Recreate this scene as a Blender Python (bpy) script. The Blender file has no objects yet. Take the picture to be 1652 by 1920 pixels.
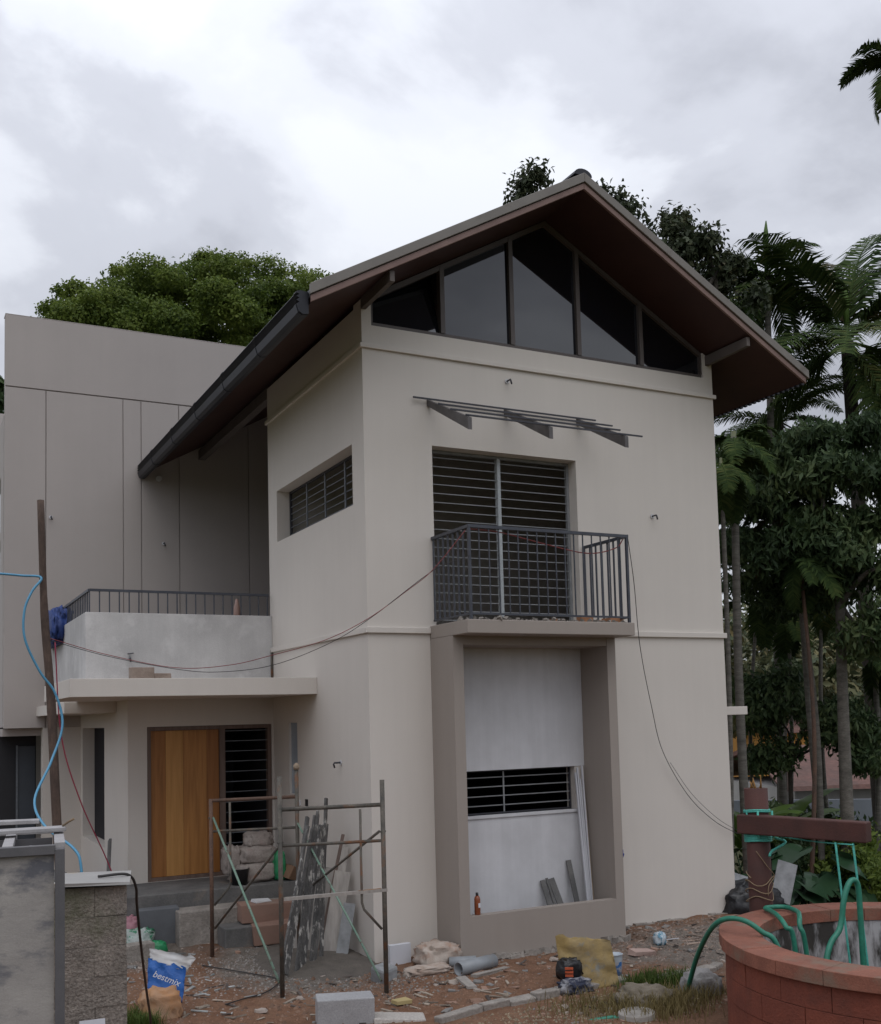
import bpy, bmesh, math, random
import numpy as np
from mathutils import Vector, Matrix, Euler, noise as mnoise

SC = bpy.context.scene
COL = SC.collection
R = math.radians

# ------------------------------------------------------------------ camera
cam = bpy.data.objects.new('camera', bpy.data.cameras.new('camera'))
COL.objects.link(cam)
SC.camera = cam
CAM = Vector((-4.8387, -11.0706, 2.6172))
yaw, pitch, roll = 0.469193, 0.073542, -0.025081
fwd = Vector((math.sin(yaw) * math.cos(pitch), math.cos(yaw) * math.cos(pitch), math.sin(pitch)))
rt = Vector((math.cos(yaw), -math.sin(yaw), 0))
up = rt.cross(fwd)
r2 = math.cos(roll) * rt + math.sin(roll) * up
u2 = -math.sin(roll) * rt + math.cos(roll) * up
m = Matrix.Identity(4)
for i in range(3):
    m[i][0], m[i][1], m[i][2], m[i][3] = r2[i], u2[i], -fwd[i], CAM[i]
cam.matrix_world = m
cd = cam.data
cd.sensor_fit = 'HORIZONTAL'
cd.sensor_width = 36
cd.lens = 1974.75 / 1652 * 36
cd.shift_x = (826 - 802.71) / 1652
cd.shift_y = (1200.04 - 960) / 1652
cd.clip_end = 9000

# ------------------------------------------------------------------ sky, sun, exposure
world = bpy.data.worlds.new('World')
SC.world = world
world.use_nodes = True
nt = world.node_tree
N, L = nt.nodes, nt.links
N.clear()
SUN_EL, SUN_AZ = R(58), R(200)          # azimuth clockwise from +Y: behind the camera
out = N.new('ShaderNodeOutputWorld')
bg = N.new('ShaderNodeBackground')
bg.inputs['Strength'].default_value = 0.1
sky = N.new('ShaderNodeTexSky')
sky.sky_type = 'NISHITA'
sky.sun_disc = False
sky.sun_elevation = SUN_EL
sky.sun_rotation = SUN_AZ
tc = N.new('ShaderNodeTexCoord')
sep = N.new('ShaderNodeSeparateXYZ')
L.new(tc.outputs['Generated'], sep.inputs[0])
zz = N.new('ShaderNodeMath'); zz.operation = 'ABSOLUTE'; L.new(sep.outputs['Z'], zz.inputs[0])
za = N.new('ShaderNodeMath'); za.operation = 'ADD'; L.new(zz.outputs[0], za.inputs[0]); za.inputs[1].default_value = 0.32
dx = N.new('ShaderNodeMath'); dx.operation = 'DIVIDE'; L.new(sep.outputs['X'], dx.inputs[0]); L.new(za.outputs[0], dx.inputs[1])
dy = N.new('ShaderNodeMath'); dy.operation = 'DIVIDE'; L.new(sep.outputs['Y'], dy.inputs[0]); L.new(za.outputs[0], dy.inputs[1])
cmb = N.new('ShaderNodeCombineXYZ'); L.new(dx.outputs[0], cmb.inputs[0]); L.new(dy.outputs[0], cmb.inputs[1])
cmb.inputs[2].default_value = 3.7
def wnoise(scale, detail, rough, dist, off):
    mp = N.new('ShaderNodeMapping'); mp.inputs['Location'].default_value = off
    L.new(cmb.outputs[0], mp.inputs[0])
    n = N.new('ShaderNodeTexNoise')
    n.inputs['Scale'].default_value = scale; n.inputs['Detail'].default_value = detail
    n.inputs['Roughness'].default_value = rough; n.inputs['Distortion'].default_value = dist
    L.new(mp.outputs[0], n.inputs['Vector'])
    return n
n1 = wnoise(2.5, 7, 0.53, 0.2, (-0.6, 1.43, 0))
n2 = wnoise(0.9, 3, 0.5, 0.2, (5.1, 2.4, 1))
mixn = N.new('ShaderNodeMath'); mixn.operation = 'MULTIPLY_ADD'
L.new(n2.outputs['Fac'], mixn.inputs[0]); mixn.inputs[1].default_value = 0.45; L.new(n1.outputs['Fac'], mixn.inputs[2])
cr = N.new('ShaderNodeValToRGB')
cr.color_ramp.interpolation = 'EASE'
e = cr.color_ramp.elements
e[0].position = 0.59; e[0].color = (7.9, 8.15, 8.75, 1)
e[1].position = 0.92; e[1].color = (4.4, 4.55, 5.1, 1)
k = e.new(0.68); k.color = (7.2, 7.45, 8.1, 1)
k = e.new(0.77); k.color = (5.75, 5.95, 6.6, 1)
L.new(mixn.outputs[0], cr.inputs[0])
mx = N.new('ShaderNodeMixRGB'); mx.inputs[0].default_value = 0.93
L.new(sky.outputs[0], mx.inputs[1]); L.new(cr.outputs[0], mx.inputs[2])
gz = N.new('ShaderNodeMath'); gz.operation = 'MULTIPLY_ADD'; L.new(zz.outputs[0], gz.inputs[0]); gz.inputs[1].default_value = 1.2; gz.inputs[2].default_value = 0.62
gm_ = N.new('ShaderNodeMixRGB'); gm_.blend_type = 'MULTIPLY'; gm_.inputs[0].default_value = 1.0
L.new(mx.outputs[0], gm_.inputs[1]); L.new(gz.outputs[0], gm_.inputs[2])      # an overcast sky is brighter overhead than at the horizon
L.new(gm_.outputs[0], bg.inputs['Color'])
L.new(bg.outputs[0], out.inputs['Surface'])

sun = bpy.data.objects.new('sun', bpy.data.lights.new('sun', 'SUN'))
COL.objects.link(sun)
sun.data.energy = 0.5
sun.data.angle = R(50)
sun.data.color = (1.0, 0.96, 0.9)
sd = Vector((math.sin(SUN_AZ) * math.cos(SUN_EL), math.cos(SUN_AZ) * math.cos(SUN_EL), math.sin(SUN_EL)))
sun.rotation_euler = sd.to_track_quat('Z', 'Y').to_euler()
sun.location = sd * 60
SC.view_settings.view_transform = 'Standard'
SC.view_settings.look = 'None'
SC.view_settings.exposure = 0.1
SC.view_settings.gamma = 1.0
SC.view_settings.use_curve_mapping = False
SC.render.engine = 'CYCLES'
SC.cycles.max_bounces = 6
SC.cycles.diffuse_bounces = 3
SC.cycles.glossy_bounces = 3
SC.cycles.transmission_bounces = 3
SC.cycles.transparent_max_bounces = 6
SC.cycles.caustics_reflective = False
SC.cycles.caustics_refractive = False

# ------------------------------------------------------------------ helpers
rng = random.Random(7)

def setp(o, label=None, cat=None, group=None, kind=None):
    if label: o['label'] = label
    if cat: o['category'] = cat
    if group: o['group'] = group
    if kind: o['kind'] = kind
    return o

def thing(name, label, cat, loc=(0, 0, 0), group=None):
    o = bpy.data.objects.new(name, None)
    o.empty_display_size = 0.1
    COL.objects.link(o)
    o.location = loc
    o['org'] = list(loc)
    del o['org']
    ORG[o.name] = Vector(loc)
    return setp(o, label, cat, group)

ORG = {}

class MB:
    """collects polygons in world metres; build() links them as one mesh object"""
    def __init__(s):
        s.v, s.f, s.sm = [], [], []
    def add(s, vs, fs, smooth=False):
        b = len(s.v)
        s.v.extend([tuple(p) for p in vs])
        s.f.extend([tuple(b + i for i in f) for f in fs])
        s.sm.extend([smooth] * len(fs))
        return s
    def box(s, x0, x1, y0, y1, z0, z1):
        return s.add([(x0, y0, z0), (x1, y0, z0), (x1, y1, z0), (x0, y1, z0), (x0, y0, z1), (x1, y0, z1), (x1, y1, z1), (x0, y1, z1)],
                     [(0, 3, 2, 1), (4, 5, 6, 7), (0, 1, 5, 4), (1, 2, 6, 5), (2, 3, 7, 6), (3, 0, 4, 7)])
    def obox(s, c, size, rot=(0, 0, 0), jit=0.0):
        M = Euler(rot).to_matrix()
        vs = []
        for sx, sy, sz in ((-1, -1, -1), (1, -1, -1), (1, 1, -1), (-1, 1, -1), (-1, -1, 1), (1, -1, 1), (1, 1, 1), (-1, 1, 1)):
            p = M @ Vector((sx * size[0] / 2, sy * size[1] / 2, sz * size[2] / 2))
            if jit: p += Vector((rng.uniform(-jit, jit), rng.uniform(-jit, jit), rng.uniform(-jit, jit)))
            vs.append(p + Vector(c))
        return s.add(vs, [(0, 3, 2, 1), (4, 5, 6, 7), (0, 1, 5, 4), (1, 2, 6, 5), (2, 3, 7, 6), (3, 0, 4, 7)])
    def bar(s, a, b, w, h, upv=(0, 0, 1)):
        a, b = Vector(a), Vector(b)
        d = (b - a).normalized()
        u = Vector(upv)
        if abs(d.dot(u)) > 0.99: u = Vector((0, 1, 0))
        sd_ = d.cross(u).normalized(); u = sd_.cross(d).normalized()
        vs = []
        for p in (a, b):
            for i, j in ((-1, -1), (1, -1), (1, 1), (-1, 1)):
                vs.append(p + sd_ * (i * w / 2) + u * (j * h / 2))
        return s.add(vs, [(0, 1, 2, 3), (7, 6, 5, 4), (0, 4, 5, 1), (1, 5, 6, 2), (2, 6, 7, 3), (3, 7, 4, 0)])
    def tube(s, pts, r, n=8, cap=True):
        pts = [Vector(p) for p in pts]
        rs = r if isinstance(r, (list, tuple)) else [r] * len(pts)
        vs, fs = [], []
        t0 = (pts[1] - pts[0]).normalized()
        u = t0.orthogonal().normalized()
        for i, p in enumerate(pts):
            t = (pts[min(i + 1, len(pts) - 1)] - pts[max(i - 1, 0)]).normalized()
            u = (u - t * u.dot(t)).normalized()
            w = t.cross(u)
            for k_ in range(n):
                a = 2 * math.pi * k_ / n
                vs.append(p + (u * math.cos(a) + w * math.sin(a)) * rs[i])
        for i in range(len(pts) - 1):
            for k_ in range(n):
                q = (k_ + 1) % n
                fs.append((i * n + k_, i * n + q, (i + 1) * n + q, (i + 1) * n + k_))
        s.add(vs, fs, True)
        if cap:
            b = len(s.v) - len(vs)
            s.f.append(tuple(b + k_ for k_ in reversed(range(n)))); s.sm.append(False)
            s.f.append(tuple(b + (len(pts) - 1) * n + k_ for k_ in range(n))); s.sm.append(False)
        return s
    def prism(s, poly, d):
        """poly: planar list of 3D points, extruded by vector d"""
        n = len(poly); d = Vector(d)
        vs = [Vector(p) for p in poly] + [Vector(p) + d for p in poly]
        fs = [tuple(reversed(range(n))), tuple(range(n, 2 * n))]
        for i in range(n):
            j = (i + 1) % n
            fs.append((i, j, n + j, n + i))
        return s.add(vs, fs)
    def lathe(s, c, prof, n=16):
        vs, fs = [], []
        for (r_, z_) in prof:
            for k_ in range(n):
                a = 2 * math.pi * k_ / n
                vs.append((c[0] + r_ * math.cos(a), c[1] + r_ * math.sin(a), c[2] + z_))
        for i in range(len(prof) - 1):
            for k_ in range(n):
                q = (k_ + 1) % n
                fs.append((i * n + k_, i * n + q, (i + 1) * n + q, (i + 1) * n + k_))
        return s.add(vs, fs, True)
    def build(s, name, mat, parent=None, bevel=0, seg=2):
        o0 = ORG.get(parent.name, Vector()) if parent else Vector()
        me = bpy.data.meshes.new(name)
        me.from_pydata([(p[0] - o0.x, p[1] - o0.y, p[2] - o0.z) for p in s.v], [], s.f)
        me.polygons.foreach_set('use_smooth', s.sm)
        bm = bmesh.new(); bm.from_mesh(me)
        bmesh.ops.recalc_face_normals(bm, faces=bm.faces)
        bm.to_mesh(me); bm.free()
        me.materials.append(mat)
        o = bpy.data.objects.new(name, me)
        COL.objects.link(o)
        if parent: o.parent = parent
        ORG[o.name] = o0
        if bevel:
            b = o.modifiers.new('edge', 'BEVEL'); b.width = bevel; b.segments = seg; b.limit_method = 'ANGLE'
        return o

def top(name, mb, mat, label, cat, group=None, bevel=0, kind=None):
    """a thing that is one mesh; origin moved to its base centre"""
    o = mb.build(name, mat, None, bevel)
    co = np.empty(len(o.data.vertices) * 3, 'f'); o.data.vertices.foreach_get('co', co); co = co.reshape(-1, 3)
    c = Vector((float((co[:, 0].min() + co[:, 0].max()) / 2), float((co[:, 1].min() + co[:, 1].max()) / 2), float(co[:, 2].min())))
    o.data.transform(Matrix.Translation(-c)); o.location = c
    ORG[o.name] = c
    return setp(o, label, cat, group, kind)

def copy_part(o, parent, loc, rot=None, scale=None, name=None):
    c = o.copy(); COL.objects.link(c); c.parent = parent; c.location = loc
    if rot is not None: c.rotation_euler = rot
    if scale is not None: c.scale = scale
    return c

def bez(pts, n=8):
    """Catmull-Rom through the points"""
    P = [Vector(p) for p in pts]
    P = [P[0] * 2 - P[1]] + P + [P[-1] * 2 - P[-2]]
    res = []
    for i in range(1, len(P) - 2):
        for j in range(n):
            t = j / n
            a, b, c, d = P[i - 1], P[i], P[i + 1], P[i + 2]
            res.append(0.5 * ((2 * b) + (c - a) * t + (2 * a - 5 * b + 4 * c - d) * t * t + (3 * b - a - 3 * c + d) * t ** 3))
    res.append(P[-2])
    return res

def wall_grid(mb, axis, u0, u1, z0, z1, front, back, holes):
    """a wall with rectangular holes; axis 'x' runs along x (plane y), 'y' along y (plane x)"""
    us = sorted({u0, u1, *[h[0] for h in holes], *[h[1] for h in holes]})
    zs = sorted({z0, z1, *[h[2] for h in holes], *[h[3] for h in holes]})
    us = [u for u in us if u0 <= u <= u1]; zs = [z for z in zs if z0 <= z <= z1]
    def solid(i, j):
        if i < 0 or j < 0 or i >= len(us) - 1 or j >= len(zs) - 1: return False
        cu, cz = (us[i] + us[i + 1]) / 2, (zs[j] + zs[j + 1]) / 2
        return not any(h[0] < cu < h[1] and h[2] < cz < h[3] for h in holes)
    P = (lambda u, d, z: (u, d, z)) if axis == 'x' else (lambda u, d, z: (d, u, z))
    for i in range(len(us) - 1):
        for j in range(len(zs) - 1):
            if not solid(i, j): continue
            a, b, c, d = us[i], us[i + 1], zs[j], zs[j + 1]
            for dd in (front, back):
                mb.add([P(a, dd, c), P(b, dd, c), P(b, dd, d), P(a, dd, d)], [(0, 1, 2, 3)])
            if not solid(i - 1, j): mb.add([P(a, front, c), P(a, back, c), P(a, back, d), P(a, front, d)], [(0, 1, 2, 3)])
            if not solid(i + 1, j): mb.add([P(b, front, c), P(b, back, c), P(b, back, d), P(b, front, d)], [(0, 1, 2, 3)])
            if not solid(i, j - 1): mb.add([P(a, front, c), P(b, front, c), P(b, back, c), P(a, back, c)], [(0, 1, 2, 3)])
            if not solid(i, j + 1): mb.add([P(a, front, d), P(b, front, d), P(b, back, d), P(a, back, d)], [(0, 1, 2, 3)])
    return mb

def weld(o, d=0.0005):
    bm = bmesh.new(); bm.from_mesh(o.data)
    bmesh.ops.remove_doubles(bm, verts=bm.verts, dist=d)
    bmesh.ops.recalc_face_normals(bm, faces=bm.faces)
    bm.to_mesh(o.data); bm.free()
    return o

# ------------------------------------------------------------------ materials
def srgb(r, g, b):
    f = lambda c: (c / 255 / 12.92) if c / 255 <= 0.04045 else ((c / 255 + 0.055) / 1.055) ** 2.4
    return (f(r), f(g), f(b))

def pbr(name, col, col2=None, rough=0.65, nscale=2.0, detail=6, lo=0.35, hi=0.7, bump=0.0, bscale=60.0, metal=0.0,
        streak=0.0, grain=0.0, gscale=180.0, stain=None, sscale=1.2, slo=0.58, shi=0.72, spec=0.5, island=0.0, stretch=(1, 1, 1), alpha=None):
    M = bpy.data.materials.new(name); M.use_nodes = True
    n, l = M.node_tree.nodes, M.node_tree.links
    b = n['Principled BSDF']
    b.inputs['Roughness'].default_value = rough
    b.inputs['Metallic'].default_value = metal
    b.inputs['Specular IOR Level'].default_value = spec
    if col2 is None: col2 = tuple(c * 0.82 for c in col)
    geo = n.new('ShaderNodeNewGeometry')
    mp = n.new('ShaderNodeMapping'); l.new(geo.outputs['Position'], mp.inputs[0]); mp.inputs['Scale'].default_value = stretch
    def noise(sc, det=6, vec=None, rg=0.6):
        t = n.new('ShaderNodeTexNoise'); t.inputs['Scale'].default_value = sc; t.inputs['Detail'].default_value = det
        t.inputs['Roughness'].default_value = rg
        l.new(vec or mp.outputs[0], t.inputs['Vector']); return t
    def ramp(src, a, c, c0, c1):
        t = n.new('ShaderNodeValToRGB'); t.color_ramp.elements[0].position = a; t.color_ramp.elements[1].position = c
        t.color_ramp.elements[0].color = (*c0, 1); t.color_ramp.elements[1].color = (*c1, 1)
        l.new(src, t.inputs[0]); return t
    cur = ramp(noise(nscale, detail).outputs['Fac'], lo, hi, col, col2).outputs[0]
    def mulv(cur, src, amt, a=0.3, c=0.7):
        r_ = ramp(src, a, c, (1 - amt,) * 3, (1 + amt,) * 3)
        x = n.new('ShaderNodeMixRGB'); x.blend_type = 'MULTIPLY'; x.inputs[0].default_value = 1
        l.new(cur, x.inputs[1]); l.new(r_.outputs[0], x.inputs[2]); return x.outputs[0]
    if streak:
        m2 = n.new('ShaderNodeMapping'); m2.inputs['Scale'].default_value = (5, 5, 0.25); l.new(geo.outputs['Position'], m2.inputs[0])
        cur = mulv(cur, noise(1.6, 5, m2.outputs[0]).outputs['Fac'], streak)
    if grain:
        cur = mulv(cur, noise(gscale, 2).outputs['Fac'], grain)
    if island:
        cur = mulv(cur, geo.outputs['Random Per Island'], island, 0, 1)
    if stain:
        f = ramp(noise(sscale, 8, None, 0.65).outputs['Fac'], slo, shi, (0, 0, 0), (1, 1, 1))
        x = n.new('ShaderNodeMixRGB'); l.new(f.outputs[0], x.inputs[0]); l.new(cur, x.inputs[1]); x.inputs[2].default_value = (*stain, 1)
        cur = x.outputs[0]
    l.new(cur, b.inputs['Base Color'])
    if bump:
        bp_ = n.new('ShaderNodeBump'); bp_.inputs['Strength'].default_value = min(1, bump); bp_.inputs['Distance'].default_value = 0.01 if bump <= 1 else 0.01 * bump
        l.new(noise(bscale, 6).outputs['Fac'], bp_.inputs['Height']); l.new(bp_.outputs[0], b.inputs['Normal'])
    return M

def leafmat(name, cols, trans=0.3, rough=0.5, spec=0.16):
    M = bpy.data.materials.new(name); M.use_nodes = True
    n, l = M.node_tree.nodes, M.node_tree.links
    b = n['Principled BSDF']; b.inputs['Roughness'].default_value = rough
    b.inputs['Specular IOR Level'].default_value = spec
    geo = n.new('ShaderNodeNewGeometry')
    r_ = n.new('ShaderNodeValToRGB'); e_ = r_.color_ramp.elements
    e_[0].position = 0; e_[0].color = (*cols[0], 1); e_[1].position = 1; e_[1].color = (*cols[-1], 1)
    for i, c in enumerate(cols[1:-1]):
        k_ = e_.new((i + 1) / (len(cols) - 1)); k_.color = (*c, 1)
    ns = n.new('ShaderNodeTexNoise'); ns.inputs['Scale'].default_value = 0.7; ns.inputs['Detail'].default_value = 3
    l.new(geo.outputs['Position'], ns.inputs['Vector'])
    ma = n.new('ShaderNodeMath'); ma.operation = 'MULTIPLY_ADD'; ma.inputs[1].default_value = 0.55
    l.new(geo.outputs['Random Per Island'], ma.inputs[0])
    mb_ = n.new('ShaderNodeMath'); mb_.operation = 'MULTIPLY_ADD'; mb_.inputs[1].default_value = 1.3; mb_.inputs[2].default_value = -0.42
    l.new(ns.outputs['Fac'], mb_.inputs[0]); l.new(mb_.outputs[0], ma.inputs[2])
    l.new(ma.outputs[0], r_.inputs[0])
    l.new(r_.outputs[0], b.inputs['Base Color'])
    t = n.new('ShaderNodeBsdfTranslucent'); l.new(r_.outputs[0], t.inputs['Color'])
    mx_ = n.new('ShaderNodeMixShader'); mx_.inputs[0].default_value = trans
    l.new(b.outputs[0], mx_.inputs[1]); l.new(t.outputs[0], mx_.inputs[2])
    l.new(mx_.outputs[0], n['Material Output'].inputs['Surface'])
    return M

CREAM = pbr('cream_wall_paint', (0.645, 0.60, 0.55), (0.61, 0.567, 0.52), rough=0.75, nscale=0.6, streak=0.014, grain=0.02, gscale=90, bump=0.12, bscale=220, spec=0.25)
TAUPE = pbr('taupe_wall_paint', (0.435, 0.395, 0.372), (0.405, 0.368, 0.348), rough=0.75, nscale=0.7, streak=0.013, grain=0.02, gscale=90, bump=0.12, bscale=220, spec=0.25)
BAYPAINT = pbr('brown_taupe_paint', (0.335, 0.293, 0.26), (0.315, 0.276, 0.246), rough=0.7, nscale=0.8, streak=0.02, grain=0.02, bump=0.1, bscale=220, spec=0.25)
PUTTY = pbr('white_wall_putty', (0.64, 0.64, 0.66), (0.54, 0.54, 0.555), rough=0.8, nscale=1.6, streak=0.05, grain=0.03, bump=0.15, bscale=120, spec=0.2)
CEMENT = pbr('grey_cement_plaster', (0.56, 0.55, 0.545), (0.45, 0.442, 0.44), rough=0.85, nscale=1.7, streak=0.05, grain=0.05, gscale=60, bump=0.3, bscale=70, stain=(0.62, 0.61, 0.605), sscale=2.6, slo=0.55, shi=0.7, spec=0.2)
DARKCEM = pbr('dark_grey_cement', (0.17, 0.165, 0.16), (0.10, 0.10, 0.10), rough=0.9, nscale=3, grain=0.1, gscale=40, bump=0.6, bscale=40, stain=(0.24, 0.2, 0.17), sscale=2, spec=0.2)
ROUGHCEM = pbr('crumbly_concrete', (0.34, 0.31, 0.28), (0.22, 0.2, 0.18), rough=0.95, nscale=4, grain=0.15, gscale=35, bump=1.5, bscale=30, spec=0.15)
SOFFIT = pbr('red_brown_soffit', (0.058, 0.026, 0.021), (0.044, 0.02, 0.017), rough=0.6, nscale=1.5, streak=0.0, grain=0.05, spec=0.3)
FASCIA = pbr('grey_brown_fascia', (0.21, 0.192, 0.172), (0.165, 0.15, 0.135), rough=0.6, nscale=2.2, grain=0.05, stain=(0.14, 0.12, 0.105), sscale=3)
BARGE = pbr('pinkish_barge_board', (0.24, 0.155, 0.132), (0.18, 0.112, 0.096), rough=0.65, nscale=3, grain=0.05)
ROOFSHEET = pbr('dark_roof_sheet', (0.07, 0.075, 0.085), rough=0.5, metal=0.2, nscale=2)
GUTTER = pbr('black_blue_gutter', (0.016, 0.018, 0.026), (0.010, 0.011, 0.016), rough=0.45, nscale=3, grain=0.1, spec=0.4)
ALU = pbr('brown_window_frame', (0.105, 0.088, 0.082), rough=0.5, nscale=4, spec=0.4)
STEEL = pbr('grey_blue_primed_steel', (0.15, 0.165, 0.185), (0.10, 0.11, 0.125), rough=0.55, nscale=9, grain=0.08, gscale=40, metal=0.1)
GRILLE = pbr('pale_steel_bar', (0.27, 0.28, 0.29), (0.19, 0.2, 0.21), rough=0.5, nscale=8, metal=0.1)
DARKBAR = pbr('dark_steel_bar', (0.05, 0.05, 0.06), rough=0.5, nscale=8, metal=0.2)
RAILDARK = pbr('dark_rail_steel', (0.066, 0.072, 0.088), (0.042, 0.046, 0.06), rough=0.45, nscale=8, metal=0.15)
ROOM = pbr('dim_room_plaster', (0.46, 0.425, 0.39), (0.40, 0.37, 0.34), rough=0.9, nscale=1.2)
BLACKISH = pbr('room_shade_black', (0.03, 0.03, 0.034), rough=0.9, nscale=1.2)  # near-black colour stands in for the shade of unlit rooms
RUSTSTEEL = pbr('rusty_steel', (0.13, 0.115, 0.095), (0.06, 0.058, 0.052), rough=0.8, nscale=6, grain=0.2, gscale=50, stain=(0.17, 0.075, 0.035), sscale=5, slo=0.52, shi=0.66, bump=0.5, bscale=80)
BROWNPOLE = pbr('brown_rusted_pole', (0.14, 0.08, 0.055), (0.08, 0.055, 0.045), rough=0.85, nscale=7, grain=0.2, gscale=50, bump=0.4, bscale=60)
GREENPAINT = pbr('worn_green_paint', (0.13, 0.23, 0.17), (0.2, 0.27, 0.22), rough=0.7, nscale=9, stain=(0.12, 0.1, 0.08), sscale=12, slo=0.55, shi=0.62)

def glassmat():
    M = bpy.data.materials.new('dark_tinted_glass'); M.use_nodes = True
    b = M.node_tree.nodes['Principled BSDF']
    b.inputs['Base Color'].default_value = (0.006, 0.007, 0.010, 1)
    b.inputs['Roughness'].default_value = 0.03
    b.inputs['IOR'].default_value = 1.85
    return M
GLASS = glassmat()

def woodmat(name, c1, c2, scale=6, axis='z'):
    M = bpy.data.materials.new(name); M.use_nodes = True
    n, l = M.node_tree.nodes, M.node_tree.links
    b = n['Principled BSDF']; b.inputs['Roughness'].default_value = 0.55
    geo = n.new('ShaderNodeNewGeometry'); oi = n.new('ShaderNodeObjectInfo')
    mp = n.new('ShaderNodeMapping'); mp.inputs['Scale'].default_value = (1, 1, 0.06) if axis == 'z' else ((0.06, 1, 1) if axis == 'x' else (1, 0.06, 1))
    l.new(geo.outputs['Position'], mp.inputs[0])
    t = n.new('ShaderNodeTexNoise'); t.inputs['Scale'].default_value = scale * 4; t.inputs['Detail'].default_value = 8; t.inputs['Distortion'].default_value = 0.4
    l.new(mp.outputs[0], t.inputs['Vector'])
    r_ = n.new('ShaderNodeValToRGB'); r_.color_ramp.elements[0].position = 0.3; r_.color_ramp.elements[1].position = 0.72
    r_.color_ramp.elements[0].color = (*c1, 1); r_.color_ramp.elements[1].color = (*c2, 1)
    l.new(t.outputs['Fac'], r_.inputs[0])
    hv = n.new('ShaderNodeHueSaturation'); l.new(r_.outputs[0], hv.inputs['Color'])
    ma = n.new('ShaderNodeMath'); ma.operation = 'MULTIPLY_ADD'; ma.inputs[1].default_value = 0.2; ma.inputs[2].default_value = 0.9
    l.new(oi.outputs['Random'], ma.inputs[0]); l.new(ma.outputs[0], hv.inputs['Value'])
    l.new(hv.outputs[0], b.inputs['Base Color'])
    bp_ = n.new('ShaderNodeBump'); bp_.inputs['Strength'].default_value = 0.25; bp_.inputs['Distance'].default_value = 0.004
    l.new(t.outputs['Fac'], bp_.inputs['Height']); l.new(bp_.outputs[0], b.inputs['Normal'])
    return M
TEAKS = [woodmat('reddish_teak', (0.25, 0.098, 0.022), (0.37, 0.155, 0.04)), woodmat('honey_teak', (0.43, 0.205, 0.055), (0.54, 0.275, 0.085)), woodmat('brown_teak', (0.30, 0.125, 0.03), (0.43, 0.195, 0.052)), woodmat('dark_teak', (0.24, 0.09, 0.02), (0.34, 0.14, 0.036))]
DARKWOOD = woodmat('dark_frame_wood', (0.10, 0.066, 0.052), (0.16, 0.11, 0.088))
GREYWOOD = woodmat('weathered_grey_plank', (0.25, 0.23, 0.21), (0.36, 0.33, 0.3))

# ------------------------------------------------------------------ ground
def ground_h(x, y):
    z = -0.12
    z += 0.035 * mnoise.noise((x * 0.9, y * 0.9, 1.3)) + 0.026 * mnoise.noise((x * 3.1, y * 3.1, 4.0)) + 0.016 * mnoise.noise((x * 8, y * 8, 2.0))
    # earth banked up along the wall on the right of the bay
    if x > 3.2: z += 0.05 * max(0, 1 - abs(y + 0.7) / 1.2)
    z -= 0.10 * max(0, min(1, (-2.35 - y) / 0.5)) * (1 if x > -0.4 else max(0, 1 + (x + 0.4) / 0.4))
    # rises to the lane where the photographer stands
    t = max(0, min(1, (-6.9 - y) / 2.2)); t = t * t * (3 - 2 * t)
    z += 1.05 * t * (1 - max(0, min(1, (x - 0.5) / 3)))
    # higher ground left of the block wall
    t = max(0, min(1, (-3.75 - x) / 0.8)) * max(0, min(1, (0.5 - y) / 1.5))
    z = max(z, -0.12 + 0.7 * t)
    # the land falls away behind and to the right of the house
    d = max(0, min(1, (x - 5.6) / 3.0)) * max(0, min(1, (y + 2.5) / 4))
    z -= 0.5 * d
    t = max(0, min(1, (math.hypot(x, y) - 14) / 30))
    z -= 1.6 * t * (1 if y > -4 else 0.2)
    return z

def axis_pts(a, b, fine0, fine1, step):
    xs = list(np.arange(fine0, fine1 + 1e-6, step))
    s, x = step, fine1
    while x < b:
        s *= 1.28; x += s; xs.append(min(x, b))
    s, x = step, fine0
    while x > a:
        s *= 1.28; x -= s; xs.insert(0, max(x, a))
    return xs
gx = axis_pts(-3500, 3500, -3.6, 6.2, 0.07)
gy = axis_pts(-3500, 3500, -3.6, 3.4, 0.07)
gm = MB()
gm.v = [(float(x), float(y), ground_h(float(x), float(y))) for y in gy for x in gx]
nx_ = len(gx)
gm.f = [(j * nx_ + i, j * nx_ + i + 1, (j + 1) * nx_ + i + 1, (j + 1) * nx_ + i) for j in range(len(gy) - 1) for i in range(nx_ - 1)]
gm.sm = [True] * len(gm.f)

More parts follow.
